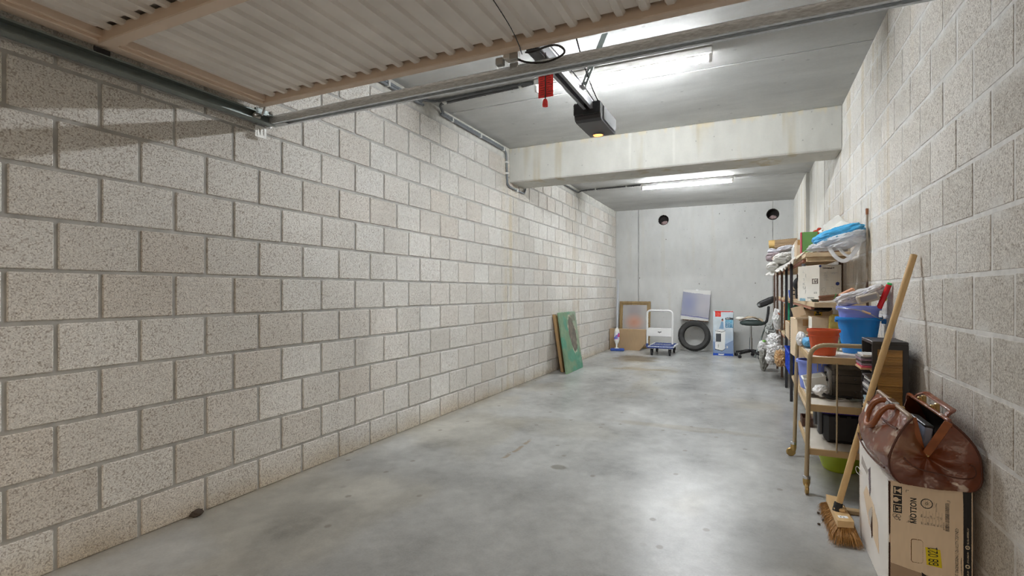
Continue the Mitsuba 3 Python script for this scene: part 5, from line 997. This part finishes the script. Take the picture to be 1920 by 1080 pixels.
# torn patches on the white side (a: along the wall from the near edge, b: height)
FS = Face((BX0 - 0.0003, BY1, 0.0), (0, -1, 0), (0, 0, 1))
def side(a): return (BY1 - BY0) - a
part(bc, 'torn_patch', FS.poly([(0.10, 0.225), (0.215, 0.135), (0.395, 0.095), (0.375, 0.205), (0.30, 0.245), (0.16, 0.275)], 0.0006), 'mat_carton_kraft', smooth=False, label='torn brown patch')
part(bc, 'tear', FS.poly([(0.235, 0.205), (0.275, 0.215), (0.285, 0.120), (0.265, 0.10), (0.25, 0.14)], 0.0010), 'mat_dark_gap', smooth=False)
part(bc, 'tear', FS.poly([(0.20, 0.355), (0.235, 0.375), (0.245, 0.285), (0.225, 0.25)], 0.0008), M('grey_tear', '#6d6368', 0.8), smooth=False)
part(bc, 'peeled_edge', sheet(lambda u, v: (BX0 - 0.001 - 0.010 * v * np.sin(u * 3.1), BY1 - 0.24 - 0.035 * u, 0.13 + 0.07 * u + 0.03 * v), 10, 6, 0.001), 'mat_carton_bleached', smooth=True)
part(bc, 'torn_patch', FS.poly([(0.06, 0.375), (0.19, 0.345), (0.17, 0.325), (0.05, 0.335)], 0.0005), M('paper_grey', '#a8a29d', 0.8), smooth=False)
part(bc, 'string_loop', tube(spline([(BX0 - 0.001, 2.68, 0.29), (BX0 - 0.014, 2.735, 0.305), (BX0 - 0.012, 2.755, 0.285), (BX0 - 0.002, 2.72, 0.275)], 16), 0.0012, 5), 'mat_carton_bleached')
# front print
FB = Face((BX0 + 0.006, BY0 - 0.0003, 0.0), (1, 0, 0), (0, 0, 1))
W = BX1 - BX0 - 0.006
def marks(F, x, z0, z1, h, seed, lift=0.0):
    """a line of print too small to read, running upwards: small uneven strokes"""
    r, z, out = np.random.RandomState(seed), z0, []
    while z < z1 - 0.001:
        w = r.uniform(0.0014, 0.0026); a = r.uniform(0, 0.25) * h
        if r.rand() < 0.5: out += [F.rect(x - h + a, z, x, z + 0.0006, 0.0004, lift), F.rect(x - 0.0009, z, x, z + w, 0.0004, lift)]
        else: out += [F.rect(x - h + a, z, x, z + 0.0007, 0.0004, lift), F.rect(x - h + a, z + w - 0.0006, x, z + w, 0.0004, lift), F.rect(x - h * 0.55, z, x - h * 0.38, z + w, 0.0004, lift)]
        z += w + (0.0022 if r.rand() < 0.12 else 0.0008)
    return out
ink, ink2, pale = [], [], []
for q, z in enumerate((0.378, 0.346, 0.314)): part(bc, 'handling_icon', FB.rect(0.008, z, 0.033, z + 0.029), 'mat_print_ink', smooth=False)
lightp = [FB.rect(0.0105, 0.3825, 0.0145, 0.4035, 0.0004, 0.0005), FB.poly([(0.0165, 0.392), (0.030, 0.383), (0.030, 0.402)], 0.0004, 0.0005), FB.rect(0.0145, 0.3915, 0.018, 0.3945, 0.0004, 0.0005),
          FB.ring(0.0155, 0.3605, 0, 0.008, 0.0004, 1.0, 0.0005), FB.rect(0.020, 0.359, 0.030, 0.362, 0.0004, 0.0005),
          FB.rect(0.011, 0.3175, 0.013, 0.3395, 0.0004, 0.0005), FB.rect(0.016, 0.320, 0.030, 0.3235, 0.0004, 0.0005), FB.rect(0.016, 0.333, 0.030, 0.3365, 0.0004, 0.0005), FB.rect(0.022, 0.326, 0.030, 0.330, 0.0004, 0.0005)]
ink2 += [FB.ring(0.013, 0.303, 0.0055, 0.0068), FB.ring(0.023, 0.303, 0.0055, 0.0068), FB.ring(0.0175, 0.296, 0.0055, 0.0068), FB.rect(0.024, 0.288, 0.029, 0.2895), FB.rect(0.024, 0.292, 0.029, 0.2935), FB.rect(0.026, 0.2885, 0.0275, 0.293)]
part(bc, 'title_print', FB.text('MOTION', 0.0735, 0.284, 0.0165, rot=90, bold=True, sx=0.93), 'mat_print_ink', smooth=False)
ink2 += marks(FB, 0.058, 0.287, 0.311, 0.0052, 31)
ink2 += [FB.rect(0.044, 0.397, 0.052, 0.3985), FB.rect(0.044, 0.390, 0.0455, 0.3985), FB.rect(0.046, 0.286, 0.052, 0.2875), FB.rect(0.0505, 0.286, 0.052, 0.293)]
ink.append(FB.ring(0.1025, 0.360, 0.0145, 0.0170)); ink2 += [FB.ring(0.1025, 0.360, 0.0025, 0.0042)]
for q in range(10):
    a = q * math.pi / 5; ink2.append(face(rotm(bx(0.004, 0.0145, -0.0002, 0.0002, 0, 0.0004), [0, 0, 1], math.degrees(a)), FB.o + 0.1025 * FB.r + 0.360 * FB.u, FB.r, FB.u))
for q, (w1, w2) in enumerate((('No', '21'), ('Q', '1'), ('700', 'C'), ('23', 'mm'), ('1', 'B'), ('SZ', '52'), ('kg', '14'))):
    x = 0.086 + 0.0088 * q
    ink2.append(FB.rect(x + 0.0055, 0.284, x + 0.0058, 0.335)); ink2 += marks(FB, x + 0.004, 0.287, 0.287 + 0.0025 * len(w1) + 0.003, 0.0040, q) + marks(FB, x + 0.004, 0.311, 0.311 + 0.004 * len(w2) + 0.002, 0.0042, 40 + q)
ink2 += marks(FB, 0.130, 0.338, 0.366, 0.0042, 51); ink2.append(FB.rect(0.1225, 0.350, 0.123, 0.368))
rs = np.random.RandomState(5); z = 0.276
while z < 0.372:
    h = rs.choice([0.0008, 0.0014, 0.0022]); ink2.append(FB.rect(0.153, z, 0.164, min(z + h, 0.372))); z += h + rs.choice([0.0007, 0.0012, 0.0018])
ink2 += [FB.rect(0.158, 0.379, 0.166, 0.3802), FB.rect(0.1648, 0.373, 0.166, 0.3802)]
ink2 += marks(FB, 0.1505, 0.278, 0.304, 0.0042, 52)
part(bc, 'slogan_print', FB.text('AESTHETICS | INTELLIGENT ENGINEERING | QUALITY DEFINED', 0.188, 0.015, 0.0080, rot=90, sx=0.80), 'mat_print_ink', smooth=False)
ink2 += marks(FB, 0.1975, 0.136, 0.195, 0.0036, 53)
part(bc, 'wheel_icon', cat(ink), 'mat_print_ink', smooth=False); part(bc, 'small_print', cat(ink2), 'mat_print_ink_light', smooth=False)
part(bc, 'icon_print', cat(lightp), 'mat_carton_kraft', smooth=False)
part(bc, 'black_band', FB.poly([(0.2020, 0.0), (W - 0.0035, 0.0), (W - 0.0035, BH - 0.004), (0.1995, BH - 0.002), (0.2012, 0.375)], 0.0007), 'mat_band_ink', smooth=False)
M('print_cream', '#cfc0a8', 0.6)
for q, (za, zb) in enumerate(((0.030, 0.154), (0.180, 0.218), (0.243, 0.296))): part(bc, 'band_lettering', cat(marks(FB, 0.2150, za, zb, 0.0048, 54 + q, 0.0008)), 'mat_print_cream', smooth=False)
for zz in (0.168, 0.232): part(bc, 'band_badge', FB.ring(0.2122, zz, 0, 0.0068, 0.0004, 0.92, 0.0008), 'mat_print_cream', smooth=False)
part(bc, 'band_icon', cat(FB.ring(0.2122, 0.168, 0.0, 0.0030, 0.0004, 1.0, 0.0013), FB.ring(0.2122, 0.232, 0.0018, 0.0036, 0.0004, 1.0, 0.0013)), 'mat_band_ink', smooth=False)
slot = sbox(0.0, 0, 0.018, 0.066).buffer(0.006)
part(bc, 'hand_slot', mv(FB.poly(slot.buffer(0.0016).difference(slot), 0.0006), 0.066, 0, 0.158), M('crease', '#6b4a2b', 0.8), smooth=False)
part(bc, 'hand_flap', mv(FB.poly(slot, 0.0012), 0.067, 0, 0.158), 'mat_carton_kraft', smooth=False)
part(bc, 'yellow_sticker', FB.poly([(0.0985, 0.210), (0.1395, 0.208), (0.1445, 0.147), (0.1025, 0.150)], 0.0008), 'mat_sticker_yellow', smooth=False)
part(bc, 'sticker_code', FB.text('BB 021', 0.1345, 0.152, 0.0265, 0.0005, rot=93, lift=0.0009, sx=0.50), 'mat_print_ink', smooth=False)
part(bc, 'logo_print', cat(FB.poly([(0.089, 0.120), (0.117, 0.102), (0.124, 0.020), (0.089, 0.020)]), FB.poly([(0.128, 0.090), (0.150, 0.072), (0.180, 0.020), (0.128, 0.020)])), 'mat_print_ink', smooth=False)
part(bc, 'logo_print', FB.poly([(0.159, 0.080), (0.180, 0.066), (0.18, 0.035), (0.170, 0.05)]), 'mat_red_card', smooth=False)
part(bc, 'logo_detail', cat(FB.ring(0.110, 0.082, 0.0055, 0.0075, 0.0004, 1.0, 0.0007), FB.poly([(0.092, 0.070), (0.102, 0.080), (0.106, 0.074), (0.096, 0.057), (0.092, 0.060)], 0.0004, 0.0007)), 'mat_print_ink_light', smooth=False)
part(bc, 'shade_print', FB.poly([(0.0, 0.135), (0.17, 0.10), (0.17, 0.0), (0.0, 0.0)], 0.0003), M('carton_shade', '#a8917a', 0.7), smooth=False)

# ---------------------------------------------------------------- leather doctor's bag
def leather(p, n, uv):
    a = fbm(p.x * 9, p.y * 9, p.z * 9, 4); b = fbm(p.x * 45, p.y * 45, p.z * 45)
    c = mix([0.050, 0.009, 0.002], [0.215, 0.044, 0.007], a * 0.75 + 0.25 * b)
    side = smoothstep(0.50, 0.46, p.x)
    w = smoothstep(0.62 - 0.06 * side, 0.72, fbm(p.x * 30 + 5, p.y * 24, p.z * 30, 3)) * smoothstep(0.45 - 0.08 * side, 0.60, fbm(p.x * 7, p.y * 7, p.z * 7 + 3))
    c = mix(c, [0.62, 0.52, 0.44], 0.75 * w)
    return mix(c, [0.30, 0.19, 0.10], 0.28 * smoothstep(0.56, 0.7, fbm(p.x * 14, p.y * 14 + 4, p.z * 14)))
M('leather', leather, 0.27, spec=0.8, clearcoat=0.35, clearcoat_gloss=0.7, bump=lambda p, n, uv: fbm(p.x * 110, p.y * 110, p.z * 110) + 1.5 * fbm(p.x * 26, p.y * 26, p.z * 26), bscale=0.0022)
M('leather_strap', lambda p, n, uv: mix([0.16, 0.040, 0.010], [0.34, 0.105, 0.028], fbm(p.x * 30, p.y * 30, p.z * 30)), 0.3, spec=0.6); M('lining', '#1b1412', 0.9); M('piping', '#4a2210', 0.5); M('worn_edge', '#8f7a68', 0.5)
lbag = thing('leather_bag', 'worn brown leather doctor bag gaping open on the printed carton', 'bag')
ZB = BH + 0.001
def section(t):
    """cross section (x, z) of the bag at length t: from the left mouth edge down, under and up to the right mouth edge"""
    e = 4 * t * (1 - t); bul = 0.5 + 0.5 * e ** 0.5
    L = [(0.500, 0.655), (0.480 - 0.008 * bul, 0.620), (0.462 - 0.028 * bul, 0.560), (0.452 - 0.036 * bul, 0.500), (0.454 - 0.024 * bul, 0.455), (0.466, ZB + 0.003)]
    R = [(0.662, ZB + 0.003), (0.680, 0.450), (0.683 + 0.002 * bul, 0.495), (0.676 + 0.006 * bul, 0.545), (0.648 + 0.008 * bul, 0.600), (0.602, 0.652)]
    return spline(np.array(L + R), 60)
SEC = [section(t) for t in np.linspace(0, 1, 40)]
YB0, YB1 = 2.185, 2.700
def bag_shell(u, v):
    P = np.zeros(u.shape + (3,))
    for i in range(u.shape[0]):
        S = SEC[i]; t = i / (u.shape[0] - 1)
        P[i, :, 0] = S[:, 0]; P[i, :, 2] = S[:, 1]; P[i, :, 1] = YB0 + (YB1 - YB0) * t
    s = np.linspace(0, 1, 60)[None, :]
    n = meshkit.fbm(np.stack([P[..., 0] * 9, P[..., 1] * 9, P[..., 2] * 9], -1), 3, 5) - 0.5
    rid = 1 - 2 * np.abs(meshkit.fbm(np.stack([P[..., 0] * 5, P[..., 1] * 6, P[..., 2] * 7], -1), 2, 8) - 0.5) - 0.75
    k = np.sin(np.pi * np.clip(s, 0, 1)); dirx = np.where(s < 0.5, -1, 1)
    P[..., 0] += dirx * (0.026 * n + 0.034 * rid) * np.clip(k * 1.5, 0, 1) * (np.abs(s - 0.5) > 0.1)
    P[..., 2] = np.maximum(P[..., 2], ZB + 0.0025); P[..., 0] = np.minimum(P[..., 0], 0.683)
    return P
part(lbag, 'shell', sheet(bag_shell, 40, 60, 0.004), 'mat_leather', smooth=45)
part(lbag, 'lining', mv(sheet(lambda u, v: np.moveaxis(np.stack([0.545 + (bag_shell(u, v)[..., 0] - 0.545) * 0.95, bag_shell(u, v)[..., 1], ZB + 0.006 + (bag_shell(u, v)[..., 2] - ZB) * 0.975], -1), -1, 0), 40, 60, 0.001), 0, 0, 0), 'mat_lining', smooth=45)
def gusset(y, inward):
    S = section(0.0 if inward > 0 else 1.0); half = S[:30]; other = S[::-1][:30]
    def fn(u, v):      # u: up from the bottom, v: across
        P = np.zeros(u.shape + (3,)); nu = u.shape[0]
        for i in range(nu):
            k = (1 - i / (nu - 1)) * 29; k0 = min(int(k), 28); a = half[k0] + (half[k0 + 1] - half[k0]) * (k - k0); b = other[k0] + (other[k0 + 1] - other[k0]) * (k - k0); b_ = i / (nu - 1)
            q = v[i]; c = 1 - np.abs(2 * q - 1)
            P[i, :, 0] = a[0] + (b[0] - a[0]) * q
            dip = 0.125 * b_ ** 1.6 * np.clip(c, 0, 1) ** 0.9
            P[i, :, 2] = a[1] + (b[1] - a[1]) * q - dip
            out = 0.030 * np.sin(np.pi * b_ * 0.8) * np.sin(np.pi * q) ** 0.6 * (1 - b_ ** 2)
            P[i, :, 1] = y - inward * out + inward * 0.060 * b_ ** 2.2 * c
        n = meshkit.fbm(np.stack([P[..., 0] * 16, P[..., 2] * 16, P[..., 1] * 9], -1), 3, 6) - 0.5
        rr = 1 - 2 * np.abs(meshkit.fbm(np.stack([P[..., 0] * 9 + P[..., 2] * 6, P[..., 2] * 13, 0 * P[..., 0]], -1), 2, 15) - 0.5) - 0.75
        P[..., 1] -= inward * (0.030 * n + 0.030 * rr) * np.sin(np.pi * v) * np.clip(u * 4, 0, 1)
        hx, hz = P[..., 0] - 0.545, P[..., 2] - 0.520; rad = np.hypot(hx, hz); an = np.arctan2(hz, hx)
        P[..., 1] -= inward * 0.013 * np.sin(an * 5.0 + 1.5) * np.exp(-((rad - 0.06) / 0.05) ** 2) * np.sin(np.pi * v)
        P[..., 2] = np.maximum(P[..., 2], ZB + 0.0025)
        return P
    return sheet(fn, 60, 61, 0.004)
part(lbag, 'end_gusset', gusset(YB0, 1), 'mat_leather', smooth=50)
part(lbag, 'end_gusset', gusset(YB1, -1), 'mat_leather', smooth=50)
for y, t in ((YB0, 0.0), (YB1, 1.0)):
    S = section(t); part(lbag, 'piping', tube(np.c_[S[:, 0], np.full(60, y - 0.002 if t == 0 else y + 0.002), np.maximum(S[:, 1], ZB + 0.004)], 0.0038, 8), 'mat_piping', smooth=50)
# panel seam stitched on the near end
seam = spline([(0.474, YB0 - 0.014, 0.520), (0.496, YB0 - 0.028, 0.497), (0.56, YB0 - 0.036, 0.484), (0.640, YB0 - 0.034, 0.478), (0.660, YB0 - 0.026, 0.486), (0.662, YB0 - 0.022, 0.508), (0.648, YB0 - 0.022, 0.522)], 40)
part(lbag, 'stitched_seam', tube(seam, 0.0022, 6), 'mat_piping', smooth=50)
# mouth frames
for zz, dx in ((0.612, 0.004), (0.470, 0.0)):
    part(lbag, 'stitched_seam', tube(np.array([[np.interp(-zz, -section(t)[:29, 1], section(t)[:29, 0]) - 0.010 - dx * math.sin(t * 7), YB0 + (YB1 - YB0) * t, zz - 0.012 * math.sin(t * 3.1)] for t in np.linspace(0.02, 0.98, 24)]), 0.0034, 6), 'mat_piping', smooth=50)
for x, z in ((0.495, 0.656), (0.602, 0.652)):
    part(lbag, 'mouth_frame', tube(arc([(x, YB0 + 0.004, z - 0.02), (x, YB0 + 0.006, z + 0.004), (x + 0.002, YB1 - 0.004, z + 0.004), (x, YB1 - 0.002, z - 0.02)], 0.02), 0.0085, 10, flat=(1.0, 0.8)), 'mat_worn_edge' if x < 0.55 else 'mat_leather', smooth=50)
part(lbag, 'hinge_strap', face(bx(-0.0125, 0.0125, 0, 0.150, -0.002, 0.002, 0.001), (0.500, YB0 + 0.004, 0.655), (1, 0, 0.25), (0.036, 0.045, -0.128)), 'mat_leather_strap', smooth=False)
part(lbag, 'hinge_strap', face(bx(-0.0125, 0.0125, 0, 0.138, -0.002, 0.002, 0.001), (0.598, YB0 - 0.004, 0.652), (1, 0, -0.35), (-0.052, 0.03, -0.12)), 'mat_leather_strap', smooth=False)
part(lbag, 'hinge_stud', mv(rotm(lathe([(0, 0), (0.012, 0), (0.010, 0.004), (0, 0.005)], 16), [1, 0, 0], 90), 0.545, YB0 + 0.030, 0.528), 'mat_brass')
part(lbag, 'handle', tube(spline([(0.486, 2.365, 0.655), (0.452, 2.362, 0.645), (0.424, 2.372, 0.590), (0.412, 2.432, 0.565), (0.424, 2.492, 0.590), (0.452, 2.502, 0.645), (0.486, 2.499, 0.655)], 36), 0.0105, 12), 'mat_leather_strap', smooth=50)
part(lbag, 'handle', tube(arc([(0.612, 2.27, 0.650), (0.622, 2.275, 0.664), (0.640, 2.29, 0.672), (0.644, 2.62, 0.678), (0.622, 2.635, 0.668), (0.612, 2.64, 0.650)], 0.03), 0.0075, 10, flat=(1.5, 0.7)), 'mat_leather', smooth=50)
for y in (2.36, 2.52): part(lbag, 'handle_clasp', cat(bx(0.606, 0.620, y - 0.010, y + 0.010, 0.648, 0.682, 0.003), bx(0.598, 0.612, y + 0.012, y + 0.030, 0.655, 0.672, 0.003)), 'mat_brass', smooth=False)
part(lbag, 'lock_plate', cat(bx(0.480, 0.506, 2.38, 2.47, 0.656, 0.670, 0.003), rotm(bx(0.472, 0.490, 2.40, 2.44, 0.648, 0.664, 0.003), [0, 1, 0], 30, (0.48, 2.42, 0.656))), 'mat_chrome', smooth=False)
part(lbag, 'frame_hook', cat(bx(0.498, 0.512, 2.33, 2.36, 0.648, 0.664, 0.002), bx(0.498, 0.512, 2.52, 2.54, 0.648, 0.664, 0.002)), 'mat_brass', smooth=False)
part(lbag, 'paper_tag', mv(rotm(bx(-0.001, 0.001, -0.025, 0.025, -0.018, 0.018), [0, 1, 0], 12), 0.4365, 2.585, 0.600), 'mat_cloth_white', smooth=False, label='torn white paper tag')
nb = thing('notebook', 'grey blue notebook standing inside the open leather bag', 'notebook')
part(nb, 'cover', rotm(bx(0.536, 0.560, 2.25, 2.44, 0.44, 0.615, 0.004), [0, 1, 0], 8, (0.55, 2.3, 0.5)), M('notebook_grey', '#8f97ab', 0.5), smooth=False)
part(nb, 'spine', rotm(bx(0.533, 0.563, 2.25, 2.44, 0.612, 0.622, 0.003), [0, 1, 0], 8, (0.55, 2.3, 0.5)), 'mat_black_plastic', smooth=False)
